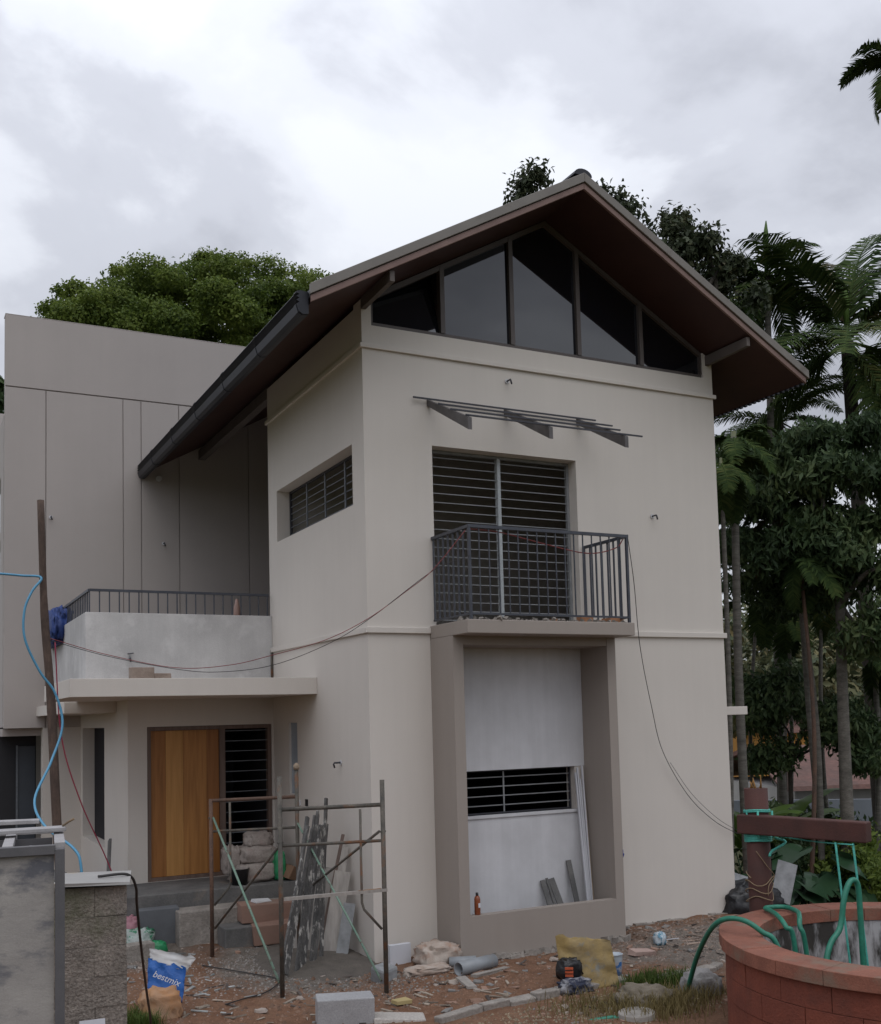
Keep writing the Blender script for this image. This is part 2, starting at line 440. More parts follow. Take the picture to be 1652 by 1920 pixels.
def groundmat():
    M = bpy.data.materials.new('red_earth_and_sand'); M.use_nodes = True
    n, l = M.node_tree.nodes, M.node_tree.links
    b = n['Principled BSDF']; b.inputs['Roughness'].default_value = 0.95; b.inputs['Specular IOR Level'].default_value = 0.15
    geo = n.new('ShaderNodeNewGeometry')
    def noise(sc, det=8, rg=0.6):
        t = n.new('ShaderNodeTexNoise'); t.inputs['Scale'].default_value = sc; t.inputs['Detail'].default_value = det; t.inputs['Roughness'].default_value = rg
        l.new(geo.outputs['Position'], t.inputs['Vector']); return t.outputs['Fac']
    def ramp(src, a, c, c0, c1):
        t = n.new('ShaderNodeValToRGB'); t.color_ramp.elements[0].position = a; t.color_ramp.elements[1].position = c
        t.color_ramp.elements[0].color = (*c0, 1); t.color_ramp.elements[1].color = (*c1, 1); l.new(src, t.inputs[0]); return t.outputs[0]
    def mix(f, a, c, mode='MIX'):
        x = n.new('ShaderNodeMixRGB'); x.blend_type = mode
        if isinstance(f, float): x.inputs[0].default_value = f
        else: l.new(f, x.inputs[0])
        l.new(a, x.inputs[1]); l.new(c, x.inputs[2]); return x.outputs[0]
    red = ramp(noise(2.3), 0.3, 0.7, (0.168, 0.087, 0.054), (0.238, 0.142, 0.094))
    grey = ramp(noise(7), 0.35, 0.7, (0.15, 0.13, 0.112), (0.235, 0.205, 0.18))
    green = ramp(noise(1.1), 0.3, 0.7, (0.06, 0.075, 0.03), (0.12, 0.105, 0.055))
    # sand and cement waste where the mixing was done (left of the bay) and right of the bay
    def blob(cx, cy, rx, ry):
        s = n.new('ShaderNodeVectorMath'); s.operation = 'SUBTRACT'; l.new(geo.outputs['Position'], s.inputs[0]); s.inputs[1].default_value = (cx, cy, 0)
        d = n.new('ShaderNodeVectorMath'); d.operation = 'MULTIPLY'; l.new(s.outputs[0], d.inputs[0]); d.inputs[1].default_value = (1 / rx, 1 / ry, 0)
        q = n.new('ShaderNodeVectorMath'); q.operation = 'LENGTH'; l.new(d.outputs[0], q.inputs[0])
        ad = n.new('ShaderNodeMath'); ad.operation = 'MULTIPLY_ADD'; l.new(noise(1.7, 6), ad.inputs[0]); ad.inputs[1].default_value = 1.2; l.new(q.outputs['Value'], ad.inputs[2])
        return ramp(ad.outputs[0], 1.35, 1.75, (1, 1, 1), (0, 0, 0))
    c = mix(blob(-0.75, 0.5, 1.0, 1.5), red, grey)
    c = mix(blob(3.9, -1.4, 1.5, 1.15), c, grey)
    c = mix(blob(-2.4, 1.9, 0.8, 0.8), c, grey)
    px = n.new('ShaderNodeVectorMath'); px.operation = 'LENGTH'; l.new(geo.outputs['Position'], px.inputs[0])
    c = mix(ramp(px.outputs['Value'], 7.0, 10.0, (0, 0, 0), (1, 1, 1)), c, green)
    for nd in n:
        if nd.type == 'VALTORGB' and nd.inputs[0].is_linked and nd.color_ramp.elements[0].position >= 1.0:
            pass
    c = mix(1.0, c, ramp(noise(22), 0.25, 0.75, (0.72, 0.72, 0.72), (1.22, 1.2, 1.18)), 'MULTIPLY')
    c = mix(1.0, c, ramp(noise(95, 3), 0.3, 0.75, (0.75, 0.75, 0.75), (1.25, 1.25, 1.25)), 'MULTIPLY')
    l.new(c, b.inputs['Base Color'])
    bp_ = n.new('ShaderNodeBump'); bp_.inputs['Strength'].default_value = 0.9; bp_.inputs['Distance'].default_value = 0.03
    l.new(noise(28, 10, 0.7), bp_.inputs['Height']); l.new(bp_.outputs[0], b.inputs['Normal'])
    return M
GROUND = groundmat()
# colour ramps only accept 0..1, so distances are scaled into that range
for nd in GROUND.node_tree.nodes:
    if nd.type == 'VALTORGB':
        src = nd.inputs[0].links[0].from_node
        if src.type == 'VECT_MATH' or (src.type == 'MATH' and src.operation == 'MULTIPLY_ADD'):
            mr = GROUND.node_tree.nodes.new('ShaderNodeMapRange')
            a_, b_ = (7.0, 10.0) if src.type == 'VECT_MATH' else (1.35, 1.75)
            mr.inputs['From Min'].default_value = a_; mr.inputs['From Max'].default_value = b_
            sk = nd.inputs[0].links[0].from_socket
            GROUND.node_tree.links.new(sk, mr.inputs['Value']); GROUND.node_tree.links.new(mr.outputs[0], nd.inputs[0])
            nd.color_ramp.elements[0].position = 0.0; nd.color_ramp.elements[1].position = 1.0
ground = gm.build('ground', GROUND)
setp(ground, 'bare red earth and grey sand of the building plot', kind='structure')

# ------------------------------------------------------------------ the house
W, ZM, ZC = 5.34, 3.64, 6.99
YB, YW = 3.52, 7.47                      # back of the tower, face of the wing
house = thing('house', 'new cream two-storey house with red-brown gable roof and taupe side wing', 'house', (0, 0, 0))

RIDGE_X, EAVE_L, EAVE_R = 2.64, -0.95, 6.23
SL = 0.5556
def soff(x): return 7.045 + (x - EAVE_L) * SL if x <= RIDGE_X else 7.045 + (EAVE_R - x) * SL
# --- front wall
GZ = 7.25
mb = MB()
wall_grid(mb, 'x', 0, W, -0.5, GZ, 0.0, 0.23, [(0.89, 2.975, 3.70, 5.88), (0.93, 2.945, 0.062, 3.49)])
mb.prism([(0, 0, GZ), (0.125, 0, GZ), (0.125, 0, soff(0.125) - 0.02), (0, 0, soff(0) - 0.02)], (0, 0.23, 0))
mb.prism([(W, 0, GZ), (W, 0, soff(W) - 0.02), (5.18, 0, soff(5.18) - 0.02), (5.18, 0, GZ)], (0, 0.23, 0))
weld(mb.build('front_wall', CREAM, house))
# --- side wall facing the porch
mb = MB()
SW = (0.36, 3.15, 5.165, 5.90)
wall_grid(mb, 'y', 0.2305, YB, -0.5, 7.50, 0.0, 0.23, [SW, (2.44, 2.77, 1.63, 2.595)])
mb.add([(0, 0.2305, 5.165), (0, 0.2305, 5.9)], [])
weld(mb.build('side_wall', CREAM, house))
mb = MB(); mb.box(W - 0.23, W, 0.232, YW - 0.002, -0.5, 7.36); mb.build('side_wall', CREAM, house)
mb = MB(); mb.box(0.232, W - 0.232, YB - 0.2, YB - 0.002, -0.4, 7.5); mb.build('back_wall', DARKWOOD if False else CREAM, house)
# floors and rooms inside
mb = MB(); mb.box(0.232, W - 0.232, 0.232, YB - 0.202, 3.50, 3.68); mb.build('floor_slab', ROOM, house)
mb = MB(); mb.box(0.232, W - 0.232, 0.232, YB - 0.202, 6.9, 7.0); mb.build('ceiling_slab', ROOM, house)
mb = MB(); mb.box(0.24, W - 0.24, YB - 0.26, YB - 0.206, 3.69, 6.89); mb.build('room_lining', ROOM, house)
mb = MB(); mb.box(0.24, 0.26, 0.24, YB - 0.27, 3.69, 5.10); mb.build('room_lining', ROOM, house)
mb = MB(); mb.box(0.9, 1.75, YB - 0.30, YB - 0.262, 3.69, 5.0); mb.build('dark_doorway', BLACKISH, house)  # black panel paints the unlit doorway opening
mb = MB(); mb.box(0.24, W - 0.24, YB - 0.26, YB - 0.206, -0.1, 3.49); mb.build('room_lining', BLACKISH, house)  # black lining paints the darkness of the lower room
# --- string courses, with the small lip turned round the corner
for z in (ZC, ZM):
    h = 0.055 if z == ZC else 0.07
    segs = [(-0.035, W + 0.035)] if z == ZC else [(-0.035, 0.80), (3.10, W + 0.035)]
    for a, b in segs: MB().box(a, b, -0.035, -0.0005, z - h / 2, z + h / 2).build('string_course', CREAM, house, 0.006)
    mb = MB(); mb.box(-0.035, -0.0005, 0.0005, YB + 0.03, z - h / 2, z + h / 2); mb.build('string_course', CREAM, house, 0.006)
# --- gable glazing: five panes between brown posts
mul = [0.125, 1.10, 2.10, 3.12, 4.14, 5.18]
gw = MB().box(0.127, 5.178, 0.03, 0.10, GZ + 0.002, GZ + 0.05).build('gable_window', ALU, house)
for i in range(5):
    a, b = mul[i] + 0.03, mul[i + 1] - 0.03
    pts = [(a, 0.07, GZ + 0.05), (b, 0.07, GZ + 0.05), (b, 0.07, soff(b) - 0.075)]
    if a < RIDGE_X < b: pts.append((RIDGE_X, 0.07, soff(RIDGE_X) - 0.075))
    pts.append((a, 0.07, soff(a) - 0.075))
    if i == 0:                # left pane tipped inwards, a made-up tilt so it mirrors the dark soffit
        tp = [(p[0], 0.07 + (p[2] - GZ - 0.05) * 0.25, p[2]) for p in pts]
        MB().prism(tp, (0, 0.012, 0)).build('pane', GLASS, gw)
    else:
        MB().prism(pts, (0, 0.012, 0)).build('pane', GLASS, gw)
for i, x in enumerate(mul):
    w_ = 0.03
    x0, x1 = max(x - w_, 0.127), min(x + w_, 5.178)
    MB().prism([(x0, 0.02, GZ + 0.051), (x1, 0.02, GZ + 0.051), (x1, 0.02, soff(x1) - 0.02), (x0, 0.02, soff(x0) - 0.02)], (0, 0.09, 0)).build('mullion', ALU, gw)
for a, b in ((0.16, RIDGE_X), (RIDGE_X, 5.15)):
    MB().prism([(a, 0.025, soff(a) - 0.08), (b, 0.025, soff(b) - 0.08), (b, 0.025, soff(b) - 0.012), (a, 0.025, soff(a) - 0.012)], (0, 0.08, 0)).build('head_rail', ALU, gw)
# --- roof
YF, YR = -0.885, YW - 0.003
roof = thing('roof', None, None); roof.parent = house
bpy.data.objects.remove(roof)
def slope_slab(x0, x1, y0, y1, lo, hi):
    return MB().prism([(x0, y0, soff(x0) + lo), (x1, y0, soff(x1) + lo), (x1, y0, soff(x1) + hi), (x0, y0, soff(x0) + hi)], (0, y1 - y0, 0))
roof = MB()
for a, b in ((EAVE_L, RIDGE_X), (RIDGE_X, EAVE_R)):
    roof.add(*(lambda q: (q.v, q.f))(slope_slab(a, b, YF + 0.055, YR, 0.07, 0.15)))
roof = roof.build('roof', ROOFSHEET, house)
for a, b in ((EAVE_L + 0.02, RIDGE_X), (RIDGE_X, EAVE_R - 0.02)):
    slope_slab(a, b, YF + 0.056, YR, 0.0, 0.068).build('soffit', SOFFIT, roof)
for a, b in ((EAVE_L, RIDGE_X - 0.001), (RIDGE_X + 0.001, EAVE_R)):
    slope_slab(a, b, YF + 0.022, YF + 0.054, 0.0, 0.075).build('barge_board', BARGE, roof, 0.004)
    slope_slab(a - (0.01 if a < 0 else 0), b + (0.04 if b > 6 else 0), YF, YF + 0.052, 0.085, 0.20).build('fascia', FASCIA, roof, 0.006)
mb = MB(); n_ = 9
prof = [(RIDGE_X + 0.13 * math.cos(math.pi * i / n_), soff(RIDGE_X) + 0.175 + 0.085 * math.sin(math.pi * i / n_)) for i in range(n_ + 1)]
mb.prism([(p[0], YF + 0.03, p[1]) for p in prof], (0, YR - YF - 0.05, 0)); mb.build('ridge_cap', GUTTER, roof)
for i in range(26):           # ribs of the sheet
    y = YF + 0.25 + i * 0.31
    if y > YR - 0.1: break
    for a, b in ((EAVE_L, RIDGE_X - 0.14), (RIDGE_X + 0.14, EAVE_R)):
        slope_slab(a, b, y, y + 0.05, 0.151, 0.176).build('sheet_rib', ROOFSHEET, roof)
# corrugated edge hanging along the right eave
for i in range(90):
    y = YF + 0.08 + i * 0.09
    if y > YR - 0.1: break
    MB().box(EAVE_R - 0.03, EAVE_R + 0.02, y, y + 0.045, soff(EAVE_R) - 0.008, soff(EAVE_R) + 0.149).build('eave_tooth', GUTTER, roof)
# purlin ends at the two upper corners of the tower
for x0, x1 in ((0.0, 0.06), (5.225, 5.285)):
    zt = min(soff(x0), soff(x1)) - 0.003
    MB().prism([(x0, 0.02, zt - 0.14), (x0, 0.02, zt), (x0, YF + 0.07, zt), (x0, YF + 0.07, zt - 0.12)], (x1 - x0, 0, 0)).build('purlin', pbr('brown_purlin', (0.12, 0.1, 0.09), rough=.7, nscale=4), house, 0.004)
MB().box(0.0, 0.12, YB + 0.002, YR, 7.36, 7.53).build('eaves_beam', bpy.data.materials['brown_purlin'], house, 0.004)
# gutter with ribbed face
gut = MB()
gp = [(-0.955, 7.17), (-1.035, 7.18), (-1.075, 7.17), (-1.088, 7.15), (-1.056, 7.135), (-1.09, 7.112), (-1.058, 7.095), (-1.09, 7.07), (-1.058, 7.052), (-1.085, 7.03), (-1.062, 6.95), (-1.02, 6.925), (-0.955, 6.935)]
gut.prism([(p[0], YF + 0.09, p[1]) for p in gp], (0, YR - YF - 0.1, 0))
gut = gut.build('gutter', GUTTER, roof)
for i in range(6):
    y = YF + 0.12 + i * 1.42
    MB().prism([(p[0] * 1.0 - (0.006 if p[0] < -1.0 else 0), y, 7.055 + (p[1] - 7.055) * 1.04) for p in gp], (0, 0.07, 0)).build('gutter_joint', GUTTER, roof)

# --- balcony over the bay
bal = MB().box(0.80, 3.10, -0.926, -0.001, 3.54, 3.695).build('balcony_slab', BAYPAINT, house, 0.008)
deb = MB()
for i in range(150):
    x, y = rng.uniform(0.84, 3.06), rng.uniform(-0.91, -0.6) if rng.random() < .7 else rng.uniform(-0.9, -0.1)
    s_ = rng.uniform(0.012, 0.045)
    deb.obox((x, y, 3.695 + s_ * 0.35), (s_ * 1.4, s_, s_ * 0.8), (rng.random(), rng.random(), rng.random() * 3), s_ * 0.2)
deb = deb.build('mortar_crumbs', ROUGHCEM, bal); deb['kind'] = 'stuff'
for i in range(5):
    MB().obox((rng.choice([0.95, 2.35, 2.5, 2.95, 3.0]) + rng.uniform(-.03, .03), -0.55 + rng.uniform(-.2, .2), 3.735), (0.19, 0.09, 0.075), (0, 0, rng.uniform(-.4, .4)), 0.006).build('brick', pbr('orange_brick', (0.42, 0.2, 0.1), (0.33, 0.17, 0.1), rough=.9, nscale=9) if i == 0 else bpy.data.materials['orange_brick'], bal)
rail = MB().bar((0.86, 0, 4.745), (0.86, -0.90, 4.745), 0.035, 0.035).build('balcony_railing', RAILDARK, house)
MB().bar((0.842, -0.90, 4.7455), (3.06, -0.90, 4.7455), 0.036, 0.036).build('top_rail', RAILDARK, rail)
MB().bar((3.04, -0.8818, 4.745), (3.04, -0.01, 4.745), 0.035, 0.035).build('top_rail', RAILDARK, rail)
for pa, pb in (((0.86, -0.90, 3.76), (3.04, -0.90, 3.76)), ((0.86, -0.01, 3.76), (0.86, -0.88, 3.76)), ((3.04, -0.88, 3.76), (3.04, -0.01, 3.76))):
    MB().bar(pa, pb, 0.022, 0.022).build('bottom_rail', RAILDARK, rail)
nb = 18
for i in range(nb):
    x = 0.86 + (3.04 - 0.86) * i / (nb - 1)
    w_ = 0.03 if i in (0, nb - 1) else 0.013
    z0 = 3.697 if i in (0, nb - 1) else 3.771
    MB().box(x - w_ / 2, x + w_ / 2, -0.90 - w_ / 2 + 0.0004, -0.90 + w_ / 2 - 0.0004, z0, 4.727).build('baluster', RAILDARK, rail)
for xs in (0.86, 3.04):
    for j in range(7):
        y = -0.03 - j * 0.122
        w_ = 0.018
        MB().box(xs - w_ / 2, xs + w_ / 2, y - w_ / 2, y + w_ / 2, 3.771, 4.7275).build('baluster', RAILDARK, rail)
# --- tall grille window behind the balcony
fw = MB()
x0, x1, z0, z1 = 0.892, 2.973, 3.702, 5.878
for b_ in ((x0, x0 + 0.035, z0, z1), (x1 - 0.035, x1, z0, z1)): fw.box(b_[0], b_[1], 0.17, 0.215, b_[2], b_[3])
fw.box(x0 + 0.036, x1 - 0.036, 0.17, 0.215, z1 - 0.035, z1 - 0.0)
fw = fw.build('balcony_window', GRILLE, house)
MB().box(1.885, 1.93, 0.155, 0.22, z0, z1 - 0.036).build('mullion', pbr('pale_grey_post', (0.40, 0.43, 0.44), rough=.5, nscale=6), fw)
for i in range(19):
    z = z0 + 0.09 + i * 0.111
    for a, b in ((x0 + 0.036, 1.884), (1.931, x1 - 0.036)):
        MB().box(a, b, 0.184, 0.196, z - 0.005, z + 0.005).build('bar', GRILLE, fw)
# --- bay frame
bay = MB()
bx0, bx1, by = 0.80, 3.065, -0.566
bay.box(bx0, 0.933, by, -0.001, -0.5, 3.5395); bay.box(2.94, bx1, by, -0.001, -0.5, 3.5395)
bay.box(0.9331, 2.9399, by, -0.455, -0.5, 0.383); bay.box(0.9331, 2.9399, -0.4549, -0.001, -0.5, 0.06)
bay = bay.build('bay_surround', BAYPAINT, house)
MB().box(0.9335, 2.9395, -0.60 + 0.04, -0.001, 3.44, 3.5392).build('bay_lintel', BAYPAINT, house)
pl = MB(); 
for i in range(26):
    x = bx0 - 0.03 + i * 0.089
    pl.obox((x + 0.04, by - 0.01, -0.15 + rng.uniform(-.03, .02)), (0.13, 0.12 + rng.uniform(-.03, .06), 0.15), (rng.uniform(-.25, .1), rng.uniform(-.2, .2), rng.uniform(-.4, .4)), 0.03)
for i in range(7):
    pl.obox((bx0 - 0.035, by + 0.04 + i * 0.085, -0.11 + rng.uniform(-.02, .03)), (0.09, 0.1, 0.16), (rng.uniform(-.2, .2), rng.uniform(-.2, .2), rng.uniform(-.4, .4)), 0.015)
pl.build('rough_footing', ROUGHCEM, house)['kind'] = 'stuff'
ft = MB()
for i in range(24):
    x = 3.10 + i * 0.095
    ft.obox((x, -0.02, -0.13 + rng.uniform(-.012, .01)), (0.12, 0.07 + rng.uniform(0, .03), 0.1), (rng.uniform(-.1, .1), 0, rng.uniform(-.15, .15)), 0.01)
ft.build('rough_footing', ROUGHCEM, house)['kind'] = 'stuff'
# bay infill: white putty panels above and below the low window
MB().box(0.9335, 2.9395, 0.0, 0.06, 1.965, 3.4895).build('putty_panel', PUTTY, house)
MB().box(0.9335, 2.9395, 0.01, 0.07, 0.0625, 1.43).build('putty_panel', PUTTY, house)
MB().box(0.9335, 2.9395, -0.012, 0.0095, 1.395, 1.432).build('putty_ledge', PUTTY, house, 0.004)
MB().box(2.80, 2.9395, 0.012, 0.20, 1.4325, 1.9645).build('window_jamb', CREAM, house)
bw = MB(); bw.box(0.94, 2.795, 0.10, 0.13, 1.434, 1.452); bw.box(0.94, 2.795, 0.10, 0.13, 1.944, 1.962); bw.box(2.775, 2.795, 0.10, 0.13, 1.453, 1.943)
bw = bw.build('low_window', DARKBAR, house)
for i in range(4):
    z = 1.535 + i * 0.113
    MB().box(0.94, 2.774, 0.108, 0.120, z - 0.006, z + 0.006).build('bar', GRILLE, bw)
MB().box(1.80, 1.82, 0.101, 0.1075, 1.453, 1.943).build('bar', GRILLE, bw)
# --- little high window on the side wall
sw = MB()
for b_ in ((0.362, 0.39, 5.167, 5.898), (3.12, 3.148, 5.167, 5.898)): sw.box(0.19, 0.225, b_[0], b_[1], b_[2], b_[3])
sw.box(0.19, 0.225, 0.391, 3.119, 5.167, 5.195); sw.box(0.19, 0.225, 0.391, 3.119, 5.87, 5.898)
sw = sw.build('side_window', DARKBAR, house)
for i in range(6):
    z = 5.28 + i * 0.098
    MB().box(0.199, 0.211, 0.391, 3.119, z - 0.0045, z + 0.0045).build('bar', STEEL, sw)
for y in (1.05, 1.74, 2.43):
    MB().box(0.185, 0.1985, y - 0.014, y + 0.014, 5.196, 5.869).build('mullion', STEEL, sw)
# --- slit window by the porch and a black switch box
MB().box(0.03, 0.05, 2.442, 2.768, 1.632, 2.593).build('slit_window', pbr('bluish_glass_film', (0.36, 0.41, 0.47), rough=.25, nscale=2), house)
MB().box(-0.02, -0.001, 2.06, 2.13, 1.50, 1.59).build('switch_box', pbr('black_plastic', (0.015, 0.015, 0.017), rough=.4), house, 0.004)
MB().box(-0.02, -0.001, 2.33, 2.42, 1.49, 1.56).build('switch_plate', PUTTY, house, 0.004)

# --- awning frame: three sloping arms and five rods
aw = MB()
arm_z = lambda y: 6.44 + 0.485 * y
def arm(x):
    return MB().prism([(x - 0.025, -0.002, 6.36), (x - 0.025, -0.002, 6.435), (x - 0.025, -1.0, arm_z(-1.0)), (x - 0.025, -1.0, arm_z(-1.0) - 0.14)], (0.05, 0, 0))
AWST = pbr('grey_awning_steel', (0.12, 0.11, 0.11), (0.075, 0.07, 0.07), rough=.6, nscale=8, grain=.1)
aw = arm(0.86).build('awning_frame', AWST, house)
for x in (1.94, 3.03): arm(x).build('arm', AWST, aw)
for (y, a, b) in ((-0.05, 0.63, 3.28), (-0.36, 0.80, 3.31), (-0.66, 0.80, 3.2), (-0.96, 0.83, 3.30)):
    MB().bar((a, y, arm_z(y) + 0.016), (b, y, arm_z(y) + 0.013), 0.018, 0.018).build('rod', DARKBAR, aw)
# pipe stubs in the walls
for p, d in (((1.97, 0, 6.80), (0, -1, 0)), ((4.18, 0, 5.23), (0, -1, 0)), ((0, 0.885, 2.10), (-1, 0, 0)), ((-0.64, 7.455, 5.80), (0, -1, 0)), ((-2.53, 7.455, 6.15), (0, -1, 0))):
    p, d = Vector(p), Vector(d)
    st = MB().tube([p, p + d * 0.09, p + d * 0.10 + Vector((0, 0, -0.015)), p + d * 0.10 + Vector((0.012, 0, -0.06))], 0.011, 8).build('wire_stub', DARKBAR, house)
    MB().tube([p + d * 0.004, p + d * 0.012], 0.03, 10).build('plaster_patch', PUTTY, st)
MB().tube([(-0.72, 7.45, 6.95), (-0.72, 7.40, 6.95)], 0.05, 12).build('lamp_base', PUTTY, house)
# sunshade slab on the far right side
MB().box(W + 0.001, W + 0.42, 0.05, 1.6, 2.55, 2.665).build('sunshade', CREAM, house, 0.006)
MB().tube([(W + 0.09, 0.25, 6.9), (W + 0.09, 0.25, 2.668)], 0.035, 10).build('drain_pipe', pbr('grey_pvc', (0.28, 0.29, 0.3), rough=.4, nscale=4), house)
MB().tube([(W + 0.09, 0.25, 2.548), (W + 0.09, 0.25, -0.3)], 0.035, 10).build('drain_pipe', bpy.data.materials['grey_pvc'], house)
bt = pbr('blue_tape', (0.03, 0.06, 0.35), rough=.5, nscale=3)
MB().obox((3.067, -0.54, 0.93), (0.004, 0.06, 0.06), (0, 0, 0)).build('tape_scrap', bt, house)
MB().obox((3.068, -0.56, 0.89), (0.004, 0.03, 0.06), (0.5, 0, 0)).build('tape_scrap', bt, house)

# --- wing: panels with shadow gaps on a backing wall
XL = -3.255
MB().box(XL + 0.01, 5.3, YW + 0.03, YW + 0.25, 2.63, 9.55).build('wing_wall', TAUPE, house)
gaps = [XL, -2.606, -1.328, -1.016, -0.349, 0.929, 2.3, 5.3]
pn = MB().box(XL, 5.3, YW, YW + 0.0295, 8.345, 9.57).build('wall_panel', TAUPE, house, 0.003)
for i in range(len(gaps) - 1):
    a = gaps[i] + (0.007 if i else 0); b = gaps[i + 1] - 0.007
    z0 = 2.61 if i == 0 else 2.61
    MB().box(a, b, YW, YW + 0.0295, z0, 8.323).build('wall_panel', TAUPE, house, 0.003)
MB().box(XL, 5.3, YW + 0.0, YW + 0.26, 9.572, 9.585).build('parapet_coping', TAUPE, house, 0.004)
# left flank of the wing with its window, and a lower annexe
mb = MB(); wall_grid(mb, 'y', YW + 0.26, 13.0, 2.63, 7.9, XL + 0.005, XL + 0.2, [(8.3, 10.2, 6.0, 6.95), (8.3, 10.2, 2.9, 5.85)])
weld(mb.build('wing_flank', TAUPE, house))
MB().box(XL + 0.06, XL + 0.07, 8.31, 10.19, 6.01, 6.94).build('flank_window', GLASS, house)
MB().box(XL + 0.06, XL + 0.07, 8.31, 10.19, 2.91, 5.84).build('flank_window', GLASS, house)
MB().box(XL + 0.2, 5.2, 12.6, 13.0, 0, 9.3).build('back_wall', TAUPE, house)
MB().box(XL + 0.21, 5.2, YW + 0.26, 12.59, 7.7, 7.9).build('wing_roof', CEMENT, house)
# ground floor of the wing
mb = MB(); mb.box(-2.65, 0.2, YW + 0.002, YW + 0.22, -0.4, 2.608); mb.build('wing_base_wall', CREAM, house)
MB().box(-6.5, -2.66, 8.3, 8.4, -0.4, 2.62).build('recess_wall', BLACKISH, house)  # near-black colour paints the shade inside the recess
MB().box(XL, -2.3, YW + 0.22, 12.5, 2.48, 2.605).build('recess_ceiling', TAUPE, house)
dd = MB().box(-2.98, -2.68, 8.24, 8.29, 0.0, 2.3).build('steel_door', pbr('dark_blue_steel', (0.05, 0.06, 0.075), rough=.45, nscale=2), house)
MB().box(-2.99, -2.96, 8.22, 8.239, 0.0, 2.32).build('door_stile', STEEL, dd)
# --- porch: ground-floor wall with the door, side wall with recessed window
YD, XP, FZ = 3.43, -2.046, 0.505
mb = MB(); wall_grid(mb, 'x', XP, -0.001, -0.3, 2.955, YD, YD + 0.22, [(-1.79, -0.03, FZ, 2.585)])
weld(mb.build('porch_wall', CREAM, house))
mb = MB(); wall_grid(mb, 'y', YD + 0.221, YW, -0.3, 2.955, XP, XP + 0.22, [(5.21, 7.25, 0.81, 2.585)])
weld(mb.build('porch_side_wall', CREAM, house))
MB().box(XP + 0.19, XP + 0.215, 5.212, 7.248, 0.812, 2.583).build('recess_window', pbr('dark_blue_glass', (0.012, 0.013, 0.02), rough=.5, spec=.1), house)
MB().box(XP + 0.15, XP + 0.188, 6.0, 6.05, 0.812, 2.583).build('window_post', DARKBAR, house)
MB().box(XP + 0.24, -0.02, 5.4, 5.5, -0.3, 2.95).build('hall_shade_lining', BLACKISH, house)  # black sheets added over the hall walls to paint in its darkness
MB().box(-0.027, -0.004, YD + 0.23, 5.39, FZ, 2.95).build('hall_shade_lining', BLACKISH, house)
MB().box(XP + 0.222, XP + 0.235, YD + 0.23, 5.39, FZ, 2.95).build('hall_shade_lining', BLACKISH, house)
MB().box(XP + 0.24, -0.03, YD + 0.23, 5.39, 2.93, 2.952).build('hall_shade_lining', BLACKISH, house)
# door and side light
fr = MB()
for a, b in ((-1.788, -1.735), (-0.785, -0.705), (-0.085, -0.032)): fr.box(a, b, YD + 0.02, YD + 0.12, FZ + 0.001, 2.583)
fr.box(-1.7345, -0.7855, YD + 0.02, YD + 0.12, 2.53, 2.583); fr.box(-0.7045, -0.0855, YD + 0.02, YD + 0.12, 2.53, 2.583)
fr.box(-1.7345, -0.7855, YD + 0.0205, YD + 0.12, FZ + 0.001, FZ + 0.05); fr.box(-0.7045, -0.0855, YD + 0.0205, YD + 0.12, FZ + 0.001, FZ + 0.05)
door = fr.build('front_door', DARKWOOD, house, 0.003)
for i, (a, b) in enumerate(((-1.732, -1.53), (-1.528, -1.29), (-1.288, -0.96), (-0.958, -0.788))):
    MB().box(a, b, YD + 0.055 + 0.002 * (i % 2), YD + 0.09, FZ + 0.052, 2.528).build('plank', TEAKS[i], door, 0.002)
for i in range(14):
    z = FZ + 0.15 + i * 0.142
    MB().box(-0.704, -0.086, YD + 0.06, YD + 0.072, z - 0.006, z + 0.006).build('bar', STEEL, door)
# --- terrace over the porch
MB().box(-2.59, -0.002, YD + 0.0005, YW - 0.001, 2.956, 3.19).build('terrace_slab', CREAM, house)
MB().box(-2.59, -0.002, YD, YD + 0.12, 3.1905, 4.135).build('terrace_parapet', CEMENT, house, 0.006)
MB().box(-2.59, -2.47, YD + 0.1205, YW - 0.001, 3.1905, 4.135).build('terrace_parapet', CEMENT, house, 0.006)
MB().box(-2.75, -2.05, YD + 0.8, YW - 0.002, 2.80, 2.9555).build('edge_beam', CREAM, house)
cn = MB().box(-3.04, -0.001, 1.66, YD - 0.001, 2.955, 3.17).build('porch_canopy', CREAM, house, 0.005)
MB().box(-3.04, -2.6, YD + 0.0, 4.0, 2.9545, 3.169).build('porch_canopy', CREAM, house, 0.005)
MB().tube([(-0.02, YD - 0.02, 3.64), (-0.02, YD - 0.02, 3.175)], 0.018, 8).build('conduit', RUSTSTEEL, house)
tr = MB().bar((-2.53, YD + 0.06, 4.44), (-0.03, YD + 0.06, 4.44), 0.034, 0.034).build('terrace_railing', RAILDARK, house)
MB().bar((-2.53, YD + 0.0775, 4.4405), (-2.53, YW - 0.02, 4.4405), 0.034, 0.034).build('top_rail', RAILDARK, tr)
for i in range(20):
    x = -2.53 + i * 0.1305
    MB().box(x - 0.008, x + 0.008, YD + 0.052, YD + 0.068, 4.136, 4.4225).build('baluster', RAILDARK, tr)
for i in range(1, 26):
    y = YD + 0.06 + i * 0.152
    MB().box(-2.538, -2.522, y - 0.008, y + 0.008, 4.136, 4.4225).build('baluster', RAILDARK, tr)
